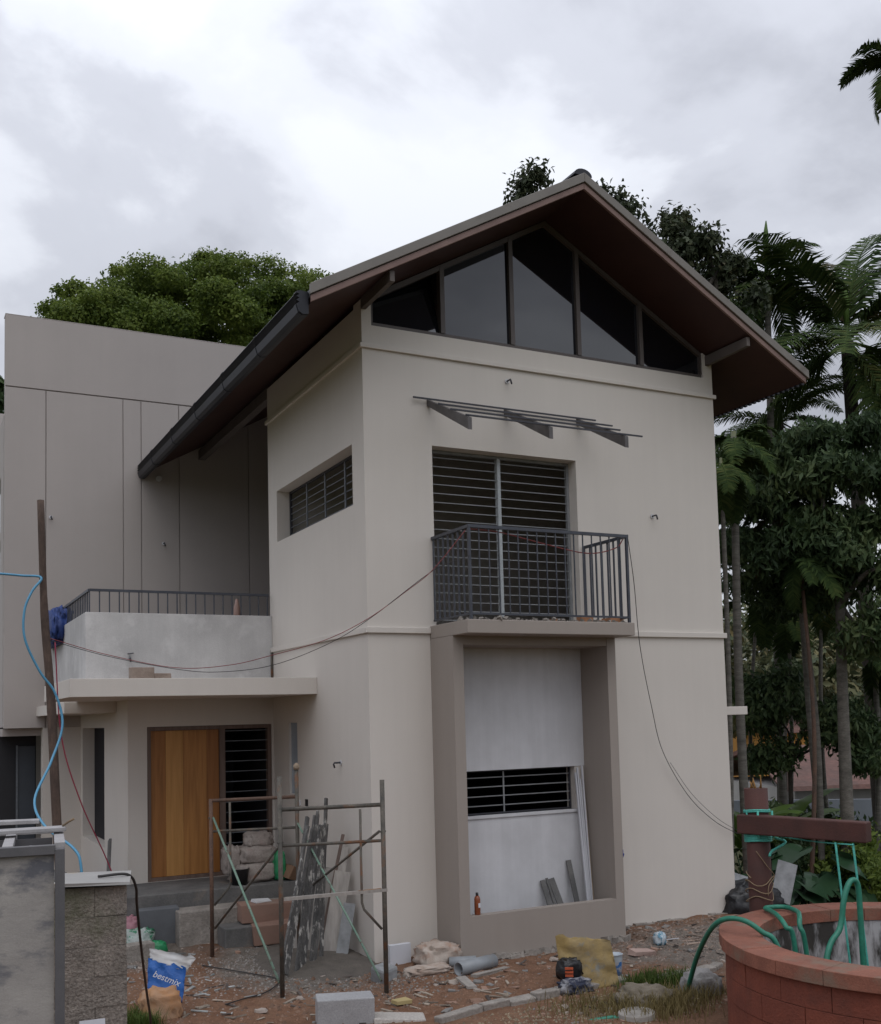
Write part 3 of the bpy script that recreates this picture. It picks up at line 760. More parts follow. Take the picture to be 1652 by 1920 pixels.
# --- porch floor and steps
MB().box(-2.36, -0.003, 2.35, YD - 0.002, -0.3, FZ).build('porch_floor', DARKCEM, house, 0.012)
MB().box(XP + 0.23, -0.003, YD - 0.001, 5.39, -0.3, FZ - 0.004).build('hall_floor', DARKCEM, house)
MB().box(-1.72, -0.004, 1.98, 2.349, -0.3, 0.32).build('step', ROUGHCEM, house, 0.015)
MB().box(-1.25, -0.004, 1.62, 1.979, -0.3, 0.13).build('step', DARKCEM, house, 0.015)

# ------------------------------------------------------------------ vegetation
LEAF_BRIGHT = leafmat('rain_tree_leaf', [(0.04, 0.068, 0.016), (0.09, 0.135, 0.026), (0.15, 0.20, 0.04), (0.22, 0.265, 0.065)], 0.38)
LEAF_DARK = leafmat('dark_glossy_leaf', [(0.024, 0.042, 0.02), (0.046, 0.078, 0.034), (0.08, 0.118, 0.05), (0.135, 0.17, 0.07)], 0.28, 0.5)
LEAF_JACK = leafmat('jackfruit_leaf', [(0.026, 0.034, 0.02), (0.042, 0.055, 0.03), (0.07, 0.085, 0.044), (0.13, 0.10, 0.055)], 0.24, 0.5)
LEAF_PALM = leafmat('palm_leaf', [(0.018, 0.032, 0.013), (0.034, 0.058, 0.02), (0.06, 0.09, 0.028), (0.12, 0.125, 0.042)], 0.16, 0.75, 0.05)
LEAF_DRY = leafmat('dry_palm_leaf', [(0.06, 0.05, 0.025), (0.10, 0.085, 0.04), (0.15, 0.12, 0.055)], 0.2, 0.7)
LEAF_FAR = leafmat('far_leaf', [(0.05, 0.068, 0.04), (0.085, 0.105, 0.055), (0.14, 0.14, 0.07), (0.21, 0.17, 0.08)], 0.2)
LEAF_TARO = leafmat('taro_leaf', [(0.012, 0.03, 0.016), (0.022, 0.055, 0.028), (0.04, 0.08, 0.035)], 0.15, 0.35)
LEAF_BANANA = leafmat('banana_leaf', [(0.06, 0.11, 0.025), (0.10, 0.17, 0.04), (0.15, 0.22, 0.06)], 0.35, 0.4)
BARK = pbr('grey_bark', (0.17, 0.155, 0.135), (0.09, 0.082, 0.07), rough=.95, nscale=5, grain=.2, gscale=25, bump=1, bscale=20, stretch=(1, 1, 2.5))
PALMBARK = pbr('pale_palm_bark', (0.17, 0.158, 0.14), (0.085, 0.08, 0.07), rough=.95, nscale=4, grain=.2, gscale=20, bump=1, bscale=15, stretch=(0.6, 0.6, 3.5))
DARKBARK = pbr('dark_bark', (0.065, 0.055, 0.045), (0.035, 0.03, 0.026), rough=.95, nscale=5, grain=.2, gscale=25, bump=1, bscale=20)

def leaf_mesh(name, pts, nrm, size, aspect, g, fold=0.25, droop=0.3):
    """one folded rhombic leaf (two triangles a side) at every point"""
    n = len(pts)
    t = g.normal(size=(n, 3)); t -= nrm * (t * nrm).sum(1, keepdims=True)
    t[:, 2] -= droop * 1.2
    t /= np.linalg.norm(t, axis=1, keepdims=True) + 1e-9
    b = np.cross(nrm, t); b /= np.linalg.norm(b, axis=1, keepdims=True) + 1e-9
    s = (size * g.uniform(0.6, 1.35, n))[:, None]
    up_ = np.cross(t, b)
    v = np.empty((n, 4, 3))
    v[:, 0] = pts - t * s * 0.5
    v[:, 1] = pts + b * s * aspect * 0.5 + up_ * s * fold * aspect
    v[:, 2] = pts + t * s * 0.5
    v[:, 3] = pts - b * s * aspect * 0.5 + up_ * s * fold * aspect
    me = bpy.data.meshes.new(name)
    me.vertices.add(n * 4); me.vertices.foreach_set('co', v.reshape(-1).astype('f'))
    me.loops.add(n * 6); me.polygons.add(n * 2)
    base = np.arange(n)[:, None] * 4
    idx = np.concatenate([base + 0, base + 1, base + 2, base + 0, base + 2, base + 3], 1).reshape(-1)
    me.loops.foreach_set('vertex_index', idx.astype('i'))
    me.polygons.foreach_set('loop_start', (np.arange(n * 2) * 3).astype('i'))
    me.update(calc_edges=True)
    return me

def crown_points(clumps, n, g, shell=0.55, flat=0.75):
    c = np.array([q[:3] for q in clumps], float); r = np.array([q[3] for q in clumps], float)
    w = r ** 2; w /= w.sum()
    i = g.choice(len(clumps), n, p=w)
    d = g.normal(size=(n, 3)); d /= np.linalg.norm(d, axis=1, keepdims=True)
    rad = r[i] * (shell + (1 - shell) * g.random(n)) * (1 + 0.15 * g.normal(size=n))
    p = c[i] + d * rad[:, None] * np.array([1, 1, flat])
    nr = d * 0.6 + np.array([0, 0, 0.55]) + g.normal(size=(n, 3)) * 0.45
    nr /= np.linalg.norm(nr, axis=1, keepdims=True)
    return p, nr

def tree(name, label, base, clumps, n, size, aspect, lm, bark, tr_r, seed, fork=None, group=None, shell=0.55, flat=0.75, droop=0.3, limbs=8, lean=0.25):
    g = np.random.default_rng(seed)
    rr = random.Random(seed)
    t = thing(name, label, 'tree', base, group)
    cen = Vector((sum(c[0] for c in clumps) / len(clumps), sum(c[1] for c in clumps) / len(clumps), min(c[2] for c in clumps)))
    fork = Vector(fork) if fork else Vector(base).lerp(cen, 0.75)
    b = Vector(base)
    mid = b.lerp(fork, 0.5) + Vector((rr.uniform(-lean, lean), rr.uniform(-lean, lean), 0))
    mb = MB().tube(bez([b - Vector((0, 0, 0.3)), mid, fork], 7), [tr_r * (1.15 - 0.5 * i / 14) for i in range(15)], 10)
    big = sorted(clumps, key=lambda c: -c[3])[:limbs]
    for c in big:
        e_ = Vector(c[:3]); m_ = fork.lerp(e_, 0.5) + Vector((rr.uniform(-.3, .3), rr.uniform(-.3, .3), rr.uniform(0, .4)))
        mb.tube(bez([fork - Vector((0, 0, tr_r)), m_, e_], 5), [tr_r * (0.55 - 0.45 * i / 10) for i in range(11)], 6)
    mb.build('trunk', bark, t)
    p, nr = crown_points(clumps, n, g, shell, flat)
    me = leaf_mesh('crown', p - np.array(base), nr, size, aspect, g, droop=droop)
    me.materials.append(lm)
    o = bpy.data.objects.new('crown', me); COL.objects.link(o); o.parent = t
    return t

def dome(c, rx, ry, rz, n, r0, r1, seed, low=-0.1):
    rr = random.Random(seed); res = []
    while len(res) < n:
        d = Vector((rr.gauss(0, 1), rr.gauss(0, 1), rr.gauss(0, 1))).normalized()
        if d.z < low: continue
        k_ = rr.uniform(0.72, 1.0)
        res.append((c[0] + d.x * rx * k_, c[1] + d.y * ry * k_, c[2] + d.z * rz * k_, rr.uniform(r0, r1)))
    return res

# big rain tree behind the wing
spr_r = random.Random(77); sprays = []
while len(sprays) < 60:
    d_ = Vector((spr_r.gauss(0, 1), spr_r.gauss(0, 1), spr_r.gauss(0, 1))).normalized()
    if d_.z > 0.05: sprays.append((d_ * spr_r.uniform(.95, 1.06), spr_r.uniform(.2, .42)))
cl = dome((3.16, 19.91, 13.37), 4.15, 3.6, 2.9, 110, 0.5, 0.95, 3) + [(3.16 + 4.45 * d_[0], 19.91 + 3.8 * d_[1], 13.37 + 3.1 * d_[2], r_) for d_, r_ in sprays] + [(3.65, 19.78, 16.57, 0.8), (3.76, 18.71, 16.00, 0.8), (2.93, 18.94, 15.86, 0.7), (4.35, 19.58, 16.61, 0.7), (5.28, 19.29, 16.57, 0.7), (6.04, 19.02, 16.26, 0.75), (6.30, 17.86, 15.68, 0.75), (6.59, 17.74, 15.44, 0.6), (5.57, 19.19, 15.65, 0.8), (-0.38, 20.62, 14.98, 0.6), (0.37, 20.50, 14.65, 0.8)]
tree('rain_tree', 'broad bright-green domed tree rising behind the taupe wing', (2.86, 19.99, -2.0), cl, 150000, 0.115, 0.55, LEAF_BRIGHT, BARK, 0.4, 11, flat=0.55, limbs=14)
# (its outline is ragged: small outlying sprays)
# jackfruit tree with separate upright tufts behind the roof
cl = []
for (c, r_) in (((6.59, 6.55, 13.49), 0.42), ((6.82, 6.39, 13.64), 0.34), ((6.49, 6.61, 13.16), 0.4), ((8.07, 5.49, 12.91), 0.42), ((8.27, 5.34, 12.66), 0.4), ((7.87, 5.65, 13.17), 0.22)):
    cl.append((*c, r_))
rr = random.Random(5)
for (c, s_) in (((9.02, 4.71, 12.30), 0.55), ((9.04, 4.69, 11.64), 0.7), ((9.34, 4.42, 11.48), 0.6), ((8.82, 4.88, 12.12), 0.5), ((9.47, 4.30, 11.02), 0.6), ((9.15, 4.60, 12.61), 0.35), ((9.67, 4.11, 11.30), 0.35), ((9.01, 4.71, 10.77), 0.8), ((9.45, 4.32, 10.27), 0.8), ((9.75, 4.04, 10.42), 0.5), ((9.12, 4.62, 9.46), 0.8)):
    for q in range(3): cl.append((c[0] + rr.uniform(-.3, .3), c[1] + rr.uniform(-.5, .5), c[2] + rr.uniform(-.25, .25), s_ * rr.uniform(0.5, 0.75)))
tree('jackfruit_tree', 'dark sparse-leaved tree with three tufts standing up behind the gable roof', (9.04, 4.69, -1.2), cl, 11500, 0.135, 0.5, LEAF_JACK, DARKBARK, 0.22, 12, shell=0.15, flat=1.0, droop=0.5, limbs=14, fork=(9.03, 4.69, 9.04))

# ---- palms
def frond_mesh(name, Lr, elev, bend, nl, lmax, lw, lm, g, droop=0.5, forward=0.5, curl=0.0):
    pts, tans = [], []
    a = elev; p = Vector((0, 0, 0)); ns = 24
    for i in range(ns + 1):
        pts.append(p.copy()); tdir = Vector((math.cos(a), 0, math.sin(a))); tans.append(tdir)
        p = p + tdir * (Lr / ns); a -= bend / ns * (0.5 + 1.0 * i / ns)
    mb = MB().tube(pts, [max(0.004, 0.028 * (1 - i / ns)) for i in range(ns + 1)], 5, False)
    for i in range(nl):
        s_ = 0.12 + 0.88 * (i + 0.5) / nl
        fi = s_ * ns; k_ = min(int(fi), ns - 1); f_ = fi - k_
        o = pts[k_].lerp(pts[k_ + 1], f_); td = tans[k_]
        ln = lmax * (0.35 + 0.65 * math.sin(math.pi * min(1, 0.12 + 0.86 * s_) ** 0.85)) * g.uniform(0.85, 1.1)
        for sd_ in (-1, 1):
            out_ = Vector((0, sd_, 0)); upn = out_.cross(td) * sd_
            d1 = (out_ * 0.85 + td * forward + upn * (-0.1 if sd_ else 0) + Vector((0, 0, g.uniform(-0.15, 0.2)))).normalized()
            d2 = (d1 + Vector((0, 0, -droop * g.uniform(0.7, 1.3)))).normalized()
            w = td * lw * 0.5
            a0, a1 = o - w * 0.6, o + w * 0.6
            m_ = o + d1 * ln * 0.5; t_ = m_ + d2 * ln * 0.5
            mb.add([a0, a1, m_ + w, m_ - w, t_], [(0, 1, 2, 3), (3, 2, 4)])
    me = bpy.data.meshes.new(name)
    me.from_pydata([tuple(q) for q in mb.v], [], mb.f); me.materials.append(lm)
    return me

def palm(name, label, base, crown, fr, tr_r, seed, kind='coconut', group=None, scale=1.0, bark=None, spear=True):
    rr = random.Random(seed); g = np.random.default_rng(seed)
    t = thing(name, label, 'palm tree', base, group)
    b, c = Vector(base), Vector(crown)
    mid = b.lerp(c, 0.5) + Vector((rr.uniform(-.15, .15), rr.uniform(-.15, .15), 0))
    pts = bez([b - Vector((0, 0, .3)), mid, c], 12)
    MB().tube(pts, [tr_r * (1.12 - 0.35 * i / 24) for i in range(25)], 10).build('trunk', bark or PALMBARK, t)
    if kind == 'areca':
        MB().tube([c - Vector((0, 0, 0.75 * scale)), c - Vector((0, 0, .4 * scale)), c + Vector((0, 0, 0.1))], [tr_r * 0.8, tr_r * 1.25, tr_r * 0.5], 8).build('crownshaft', pbr_green, t)
    meshes = {}
    for i, (az, el, le, dry) in enumerate(fr):
        key = (round(el / 12), dry, i % 2)
        if key not in meshes:
            if kind == 'coconut':
                meshes[key] = frond_mesh('frond', 3.7 * scale, R(el), R(75 if el > 20 else 55), 92, 0.80 * scale, 0.05, LEAF_DRY if dry else LEAF_PALM, rr, 0.75, 0.45)
            else:
                meshes[key] = frond_mesh('frond', 1.75 * scale, R(el), R(95 if el > 10 else 60), 40, 0.60 * scale, 0.06, LEAF_DRY if dry else LEAF_PALM, rr, 0.45, 0.55)
        o = bpy.data.objects.new('frond', meshes[key]); COL.objects.link(o); o.parent = t
        o.location = c - b; o.rotation_euler = (rr.uniform(-.12, .12), 0, R(az)); o.scale = (le, le, le)
    if spear:
        MB().tube([c, c + Vector((0.03, 0, 0.9 * scale)), c + Vector((0.06, 0, 1.25 * scale))], [0.05, 0.07, 0.012], 6).build('spear_leaf', LEAF_BANANA, t)
    return t
pbr_green = pbr('crownshaft_green', (0.08, 0.10, 0.04), (0.12, 0.12, 0.05), rough=.5, nscale=5)

def fan(n, seed, els, le=(0.85, 1.1), dry=0.0, az0=0):
    rr = random.Random(seed); res = []
    for i in range(n):
        res.append((az0 + i * 137.5 + rr.uniform(-15, 15), els[i % len(els)] + rr.uniform(-6, 6), rr.uniform(*le), rr.random() < dry))
    return res

palm('areca_palm', 'slim areca palm with upright yellow-green spear beside the right roof slope', (11.44, 5.18, -1.5), (11.60, 5.01, 11.77), fan(15, 21, [35, 20, 48, 5, -15, -40, -60], (0.8, 1.02)), 0.085, 31, 'areca', 'areca palms right of the house')
palm('coconut_palm', 'coconut palm whose dark fronds droop just below the right eave', (13.52, 7.34, -1.6), (13.84, 7.02, 9.42), fan(16, 122, [40, 15, -5, -30, -50], (0.6, 0.8), 0.1), 0.12, 132, 'coconut', None, 0.9, DARKBARK)
palm('coconut_palm', 'tall coconut palm with wide fanned fronds at the right edge', (13.13, 4.07, -1.6), (13.00, 4.23, 10.31), fan(24, 22, [78, 60, 40, 25, 5, -15, -35, -55], (0.85, 1.1), 0.12), 0.17, 32, 'coconut', None, 1.0, DARKBARK)
palm('areca_palm', 'areca palm whose drooping fronds enter at the top right corner', (7.32, -1.46, -0.8), (7.44, -1.61, 11.55), fan(12, 23, [30, 10, -20, 45, -45, -5], (0.4, 0.55)) + [(165 - 35, 8, 0.45, False), (165 - 30, -50, 0.55, False)], 0.07, 33, 'areca', 'areca palms right of the house', 0.9)
for i, (b_, c_, r_, lab) in enumerate((
    (((6.94, 1.87, -0.9)), ((7.07, 1.76, 6.60)), 0.045, 'thinnest grey palm stem right against the house corner'),
    (((7.51, 2.03, -1.0)), ((7.57, 1.97, 7.14)), 0.075, 'pale lichen-covered palm trunk leaning beside the house corner'),
    (((9.00, 1.95, -1.0)), ((8.81, 2.15, 6.09)), 0.055, 'leaning areca palm trunk, left of the pair behind the well beam'),
    (((9.45, 2.20, -1.0)), ((9.30, 2.36, 6.07)), 0.05, 'leaning areca palm trunk, right of the pair behind the well beam'),
    (((8.55, 1.84, -1.0)), ((8.67, 1.72, 5.18)), 0.038, 'slim reddish-brown stem behind the well beam'),
    (((9.74, 4.04, -1.0)), ((9.85, 3.94, 4.75)), 0.04, 'slender areca stem left of the leaning pair'),
    (((10.74, 4.47, -1.0)), ((10.95, 4.25, 4.50)), 0.045, 'slender straight areca stem between the leaning pair and the corner trunks'),
    (((11.36, 3.82, -1.0)), ((11.38, 3.79, 4.89)), 0.045, 'slender areca stem just left of the thick grey trunk'),
    (((11.05, 2.67, -1.0)), ((11.21, 2.47, 3.54)), 0.06, 'dark slender palm stem near the right picture edge'))):
    palm('areca_palm', lab, b_, c_, fan(9, 40 + i, [30, 5, -25, -50, -65], (0.65, 0.9), 0.08), r_, 50 + i, 'areca', 'areca palms right of the house', 0.68, BROWNPOLE if i == 4 else PALMBARK, False)

# broadleaf trees on the right
def scatter_clumps(pts, k, sp, seed):
    rr = random.Random(seed); res = []
    for c in pts:
        for q in range(k): res.append((c[0] + rr.uniform(-sp, sp), c[1] + rr.uniform(-sp, sp) * 1.3, c[2] + rr.uniform(-sp, sp) * 0.7, rr.uniform(0.32, 0.62)))
    return res
cl = scatter_clumps([(9.10, 3.27, 7.32), (9.04, 3.33, 6.53), (9.05, 3.32, 5.74), (8.96, 3.41, 5.06), (9.21, 3.16, 4.65), (8.59, 2.37, 6.87), (9.03, 1.92, 7.27), (9.49, 1.41, 7.37), (8.75, 2.20, 6.29), (9.24, 1.69, 6.50), (9.68, 1.18, 6.60), (8.54, 2.42, 5.56), (8.97, 1.98, 5.61), (9.49, 1.41, 5.72), (9.75, 1.10, 5.50), (8.65, 2.31, 4.99), (9.35, 1.57, 4.83), (9.67, 1.20, 4.62), (9.07, 1.87, 5.04), (9.75, 1.10, 3.98), (10.04, 0.75, 6.36), (10.04, 0.74, 5.02)], 3, 0.5, 61)
tree('mango_tree', 'large dark broadleaf tree with layered drooping leaves right of the house', (9.31, 1.62, -1.1), cl, 36000, 0.16, 0.32, LEAF_DARK, BARK, 0.115, 13, fork=(9.36, 1.55, 4.47), droop=0.9, flat=0.6, limbs=12, lean=0.02)
cl = scatter_clumps([(9.51, 3.57, 3.01), (9.90, 3.18, 2.80), (9.63, 3.46, 2.51), (10.21, 2.85, 2.59), (9.44, 3.64, 1.93), (10.37, 2.67, 2.10), (10.61, 2.41, 2.00), (10.54, 2.49, 1.62)], 2, 0.36, 62)
tree('understorey_tree', 'smaller dark leafy tree below the big one, in front of the yellow house', (9.80, 3.28, -1.1), cl, 8500, 0.15, 0.38, LEAF_DARK, DARKBARK, 0.06, 14, fork=(9.80, 3.28, 1.73), droop=0.7, flat=0.7, limbs=9, lean=0.02)

# far trees closing the view
for i, (b_, rx, rz, lab) in enumerate((
    (((28.25, 23.70, 2.63)), 5.0, 4.2, 'distant bushy tree seen just right of the house corner'),
    (((37.92, 31.02, 3.44)), 6.0, 4.5, 'distant olive-green tree behind the yellow house'),
    (((46.95, 36.02, 2.50)), 7.5, 3.4, 'distant tree crown above the far red roof'),
    (((39.58, 26.22, 3.00)), 6.0, 4.2, 'distant yellowish tree at the right edge under the sky gap'),
    (((-2.39, 32.86, 14.37)), 1.5, 3.4, 'dark tree peeping past the left edge of the wing'))):
    cl = dome(b_, rx, rx, rz, 30, rx * 0.2, rx * 0.32, 70 + i, -0.6)
    tree('far_tree', lab, (b_[0], b_[1], -2.2), cl, 9000, 0.42, 0.5, LEAF_DARK if i == 4 else LEAF_FAR, DARKBARK, 0.3, 80 + i, group='trees in the distance', limbs=6)
hl = MB()
hn = 60
for j in range(2):
    for i in range(hn + 1):
        a = R(20 + 75 * i / hn); d_ = 420 + j * 120
        z_ = -3 + (24 + 10 * mnoise.noise((i * 0.17, 3, 1)) + 4 * mnoise.noise((i * 0.9, 3, 7))) * j
        hl.v.append((CAM.x + math.sin(a) * d_, CAM.y + math.cos(a) * d_, z_))
hl.f = [(i, i + 1, hn + 2 + i, hn + 1 + i) for i in range(hn)]; hl.sm = [True] * hn
setp(hl.build('hills', pbr('far_wooded_hill', (0.09, 0.11, 0.085), (0.14, 0.14, 0.10), rough=1, nscale=.05, grain=.3, gscale=.4)), 'low wooded hills along the horizon', kind='structure')

# undergrowth
def taro(name, label, base, n, h, s_, seed, group):
    rr = random.Random(seed)
    t = thing(name, label, 'plant', base, group)
    b = Vector(base)
    for i in range(n):
        a = rr.uniform(0, 2 * math.pi); hh = h * rr.uniform(0.55, 1.1); q = rr.uniform(0.15, 0.55) * h
        tip = b + Vector((math.cos(a) * q, math.sin(a) * q, hh))
        sz = s_ * rr.uniform(0.65, 1.15)
        mb = MB().tube(bez([b, b + Vector((math.cos(a) * q * .3, math.sin(a) * q * .3, hh * .6)), tip], 4), [.018, .016, .014, .013, .012, .011, .01, .009, .008], 5)
        d = Vector((math.cos(a), math.sin(a), -0.55)).normalized(); sd_ = Vector((-math.sin(a), math.cos(a), 0)); nr = d.cross(sd_)
        prof = [(-0.38, 0.16), (-0.3, 0.36), (-0.1, 0.46), (0.15, 0.44), (0.4, 0.3), (0.6, 0.13), (0.72, 0.0)]
        L_ = [tip + d * (p[0] * sz) + sd_ * (p[1] * sz) + nr * (0.12 * sz * p[1] * 2 + 0.03 * sz * math.sin(p[0] * 9)) for p in prof]
        Rr = [tip + d * (p[0] * sz) - sd_ * (p[1] * sz) + nr * (0.12 * sz * p[1] * 2 - 0.03 * sz * math.sin(p[0] * 9)) for p in prof]
        M_ = [tip + d * ((p[0] if k_ else -0.12) * sz) for k_, p in enumerate(prof)]
        k0 = len(prof)
        mb.add(L_ + Rr + M_, [(j, j + 1, 2 * k0 + j + 1, 2 * k0 + j) for j in range(k0 - 1)] + [(k0 + j + 1, k0 + j, 2 * k0 + j, 2 * k0 + j + 1) for j in range(k0 - 1)], True)
        mb.build('leaf', LEAF_TARO, t)
    return t
taro('taro_plant', 'big heart-leaved dark green plant directly behind the well', (7.08, 0.33, -0.75), 13, 1.15, 0.62, 91, 'heart-leaved plants behind the well')
taro('taro_plant', 'heart-leaved plant by the foot of the well post', (6.49, 0.22, -0.75), 9, 0.8, 0.45, 92, 'heart-leaved plants behind the well')
taro('taro_plant', 'low heart-leaved plant right of the others, under the hanging ropes', (7.35, 0.05, -0.75), 9, 0.75, 0.42, 93, 'heart-leaved plants behind the well')
taro('taro_plant', 'heart-leaved plant between the house corner and the well post', (6.53, 1.03, -0.65), 9, 1.1, 0.4, 94, 'heart-leaved plants behind the well')
def bush(name, label, c, r_, n, size, lm, seed, asp=0.4, group=None):
    g = np.random.default_rng(seed)
    t = thing(name, label, 'bush', (c[0], c[1], c[2] - r_), group)
    cl = dome((c[0], c[1], c[2] - r_ * .5), r_, r_, r_ * 1.3, 12, r_ * .3, r_ * .5, seed)
    p, nr = crown_points(cl, n, g, .4)
    me = leaf_mesh('foliage', p - np.array([c[0], c[1], c[2] - r_]), nr, size, asp, g, droop=.5); me.materials.append(lm)
    o = bpy.data.objects.new('foliage', me); COL.objects.link(o); o.parent = t
    mb = MB()
    for k_ in range(6): mb.tube([(c[0], c[1], c[2] - r_ - .1), cl[k_][:3]], [.02, .006], 5)
    mb.build('stems', DARKBARK, t)
    return t
bush('leafy_bush', 'yellow-green bush at the right edge behind the well', (8.09, -0.03, 0.07), 0.62, 2600, 0.11, LEAF_BRIGHT, 95)
bush('leafy_bush', 'light green bush low behind the hanging ropes', (9.31, 1.62, 0.20), 0.6, 1800, 0.13, LEAF_BRIGHT, 96)
bush('leafy_bush', 'dark bush behind the taro leaves left of the grey trunk', (8.78, 2.89, 0.11), 1.0, 3000, 0.14, LEAF_DARK, 97)
bush('leafy_bush', 'dark bush filling the gap below the palm trunks', (10.41, 3.36, -0.27), 1.1, 3000, 0.15, LEAF_DARK, 98)
bush('leafy_bush', 'dim shrub mass below the far fence at the right edge', (11.21, 2.48, -0.04), 0.9, 2400, 0.15, LEAF_DARK, 99)
def banana(name, label, base, n, h, seed):
    rr = random.Random(seed); t = thing(name, label, 'plant', base); b = Vector(base)
    MB().tube([b - Vector((0, 0, .2)), b + Vector((0, 0, h * .5))], [.1, .07], 8).build('stem', LEAF_BANANA, t)
    for i in range(n):
        a = i * 2.4 + rr.uniform(-.3, .3); Lr = h * rr.uniform(.6, .85)
        p = b + Vector((0, 0, h * .5)); el = R(rr.uniform(55, 80)); L_, Rr, M_ = [], [], []
        ns = 9
        for k_ in range(ns + 1):
            f_ = k_ / ns
            d = Vector((math.cos(a) * math.cos(el), math.sin(a) * math.cos(el), math.sin(el))); sd_ = Vector((-math.sin(a), math.cos(a), 0))
            w = 0.19 * h / 2 * math.sin(math.pi * min(1, f_ * .9 + .05)) ** .6
            nr = sd_.cross(d)
            L_.append(p + sd_ * w + nr * w * rr.uniform(.1, .4)); Rr.append(p - sd_ * w + nr * w * rr.uniform(.1, .4)); M_.append(p.copy())
            p = p + d * Lr / ns; el -= R(10)
        k0 = ns + 1
        MB().add(L_ + Rr + M_, [(j, j + 1, 2 * k0 + j + 1, 2 * k0 + j) for j in range(ns)] + [(k0 + j + 1, k0 + j, 2 * k0 + j, 2 * k0 + j + 1) for j in range(ns)], True).build('leaf', LEAF_BANANA, t)
    return t
banana('banana_plant', 'young banana plant with bright ribbed leaves beside the house corner', (7.69, 2.13, -0.9), 7, 2.2, 101)
banana('banana_plant', 'banana plant half hidden behind the top of the well post', (9.23, 3.14, -1.1), 7, 2.4, 102)

# far houses
TILE = pbr('old_red_roof', (0.15, 0.075, 0.06), (0.1, 0.06, 0.05), rough=.9, nscale=1.5, grain=.2, gscale=8)
def far_house(label, c, w, d, z0, z1, rot, col, rcol, over=0.5, rise=1.2, wins=3):
    t = thing('far_house', label, 'house', (c[0], c[1], z0), 'houses in the distance')
    MB().box(c[0] - w / 2, c[0] + w / 2, c[1] - d / 2, c[1] + d / 2, z0, z1).build('wall', pbr('far_wall', col, rough=.8, nscale=.6, streak=.08), t)
    MB().prism([(c[0] - w / 2 - over, c[1] - d / 2 - over, z1), (c[0] + w / 2 + over, c[1] - d / 2 - over, z1), (c[0] + w / 2, c[1], z1 + rise), (c[0] - w / 2, c[1], z1 + rise)], (0, .1, .12)).build('roof', rcol, t)
    MB().prism([(c[0] - w / 2 - over, c[1] + d / 2 + over, z1), (c[0] + w / 2 + over, c[1] + d / 2 + over, z1), (c[0] + w / 2, c[1] + .11, z1 + rise), (c[0] - w / 2, c[1] + .11, z1 + rise)], (0, .1, .12)).build('roof', rcol, t)
    for i in range(wins):
        x = c[0] - w / 2 + w * (i + .5) / wins
        f = MB().box(x - .6, x + .6, c[1] - d / 2 - .05, c[1] - d / 2 - .005, z0 + (z1 - z0) * .4, z0 + (z1 - z0) * .78).build('window', PUTTY, t)
        MB().box(x - .5, x + .5, c[1] - d / 2 - .07, c[1] - d / 2 - .051, z0 + (z1 - z0) * .43, z0 + (z1 - z0) * .75).build('pane', GLASS, f)
    t.location = (c[0], c[1], z0); t.rotation_euler.z = rot
    return t
far_house('small orange-yellow house glimpsed between the palm trunks', (27.23, 20.50), 3.6, 5, -2.2, 1.7, R(-25), (0.55, 0.26, 0.055), TILE, .3, .5, 2)
far_house('low house with a wide dull red roof near the right edge', (22.35, 12.52), 7.5, 6, -2.4, 0.35, R(-20), (0.45, 0.43, 0.42), TILE, .7, 1.0, 4)
far_house('white house with red parapet far off at the right edge', (42.46, 29.02), 9, 7, -2.4, 2.1, R(-25), (0.6, 0.58, 0.58), pbr('bright_red_roof', (0.3, 0.06, 0.045), rough=.7), .6, .7, 4)
for (px_, lab, col, wd, hh) in (((17.78, 8.64, -0.44), 'bluish-grey compound wall across the right background', (0.19, 0.21, 0.24), 7.0, 1.3), ((20.15, 10.48, -0.13), 'strip of green shade net stretched near the right edge', (0.02, 0.2, 0.09), 4.0, 0.45)):
    mb = MB(); nseg = 8
    for i in range(nseg):
        mb.obox((px_[0] + (i - nseg / 2) * wd / nseg * .8, px_[1] - (i - nseg / 2) * wd / nseg * .6, px_[2]), (wd / nseg + .01, .12 if hh > 1 else .03, hh), (0, 0, R(-37)))
    if hh > 1: top('compound_wall', mb, pbr('compound_paint', col, rough=.8, nscale=1), lab, 'wall')
    else: top('shade_net', mb, pbr('green_net', col, rough=.8, nscale=1), lab, 'net')

# ------------------------------------------------------------------ the well
REDWALL = pbr('red_oxide_paint', (0.215, 0.058, 0.033), (0.145, 0.04, 0.025), rough=.85, nscale=3, grain=.1, gscale=60, bump=.9, bscale=45, stain=(0.10, 0.035, 0.024), sscale=1.8, slo=.52, shi=.7)
REDCAP = pbr('faded_red_cap', (0.27, 0.105, 0.068), (0.18, 0.068, 0.045), rough=.85, nscale=5, grain=.1, gscale=60, bump=.5, bscale=60, stain=(0.19, 0.125, 0.09), sscale=2.2, slo=.52, shi=.64)
MOULD = pbr('mouldy_well_lining', (0.05, 0.045, 0.04), (0.025, 0.024, 0.022), rough=.9, nscale=2, stain=(0.42, 0.42, 0.43), sscale=2.2, slo=.47, shi=.56, stretch=(1, 1, .3), bump=.8, bscale=30)
WC, WR, WRI, WZ = (2.80, -4.905), 1.56, 1.27, 0.70
well = thing('stone_well', 'round red-painted block well with stained lining at lower right', 'well', (WC[0], WC[1], -0.25))
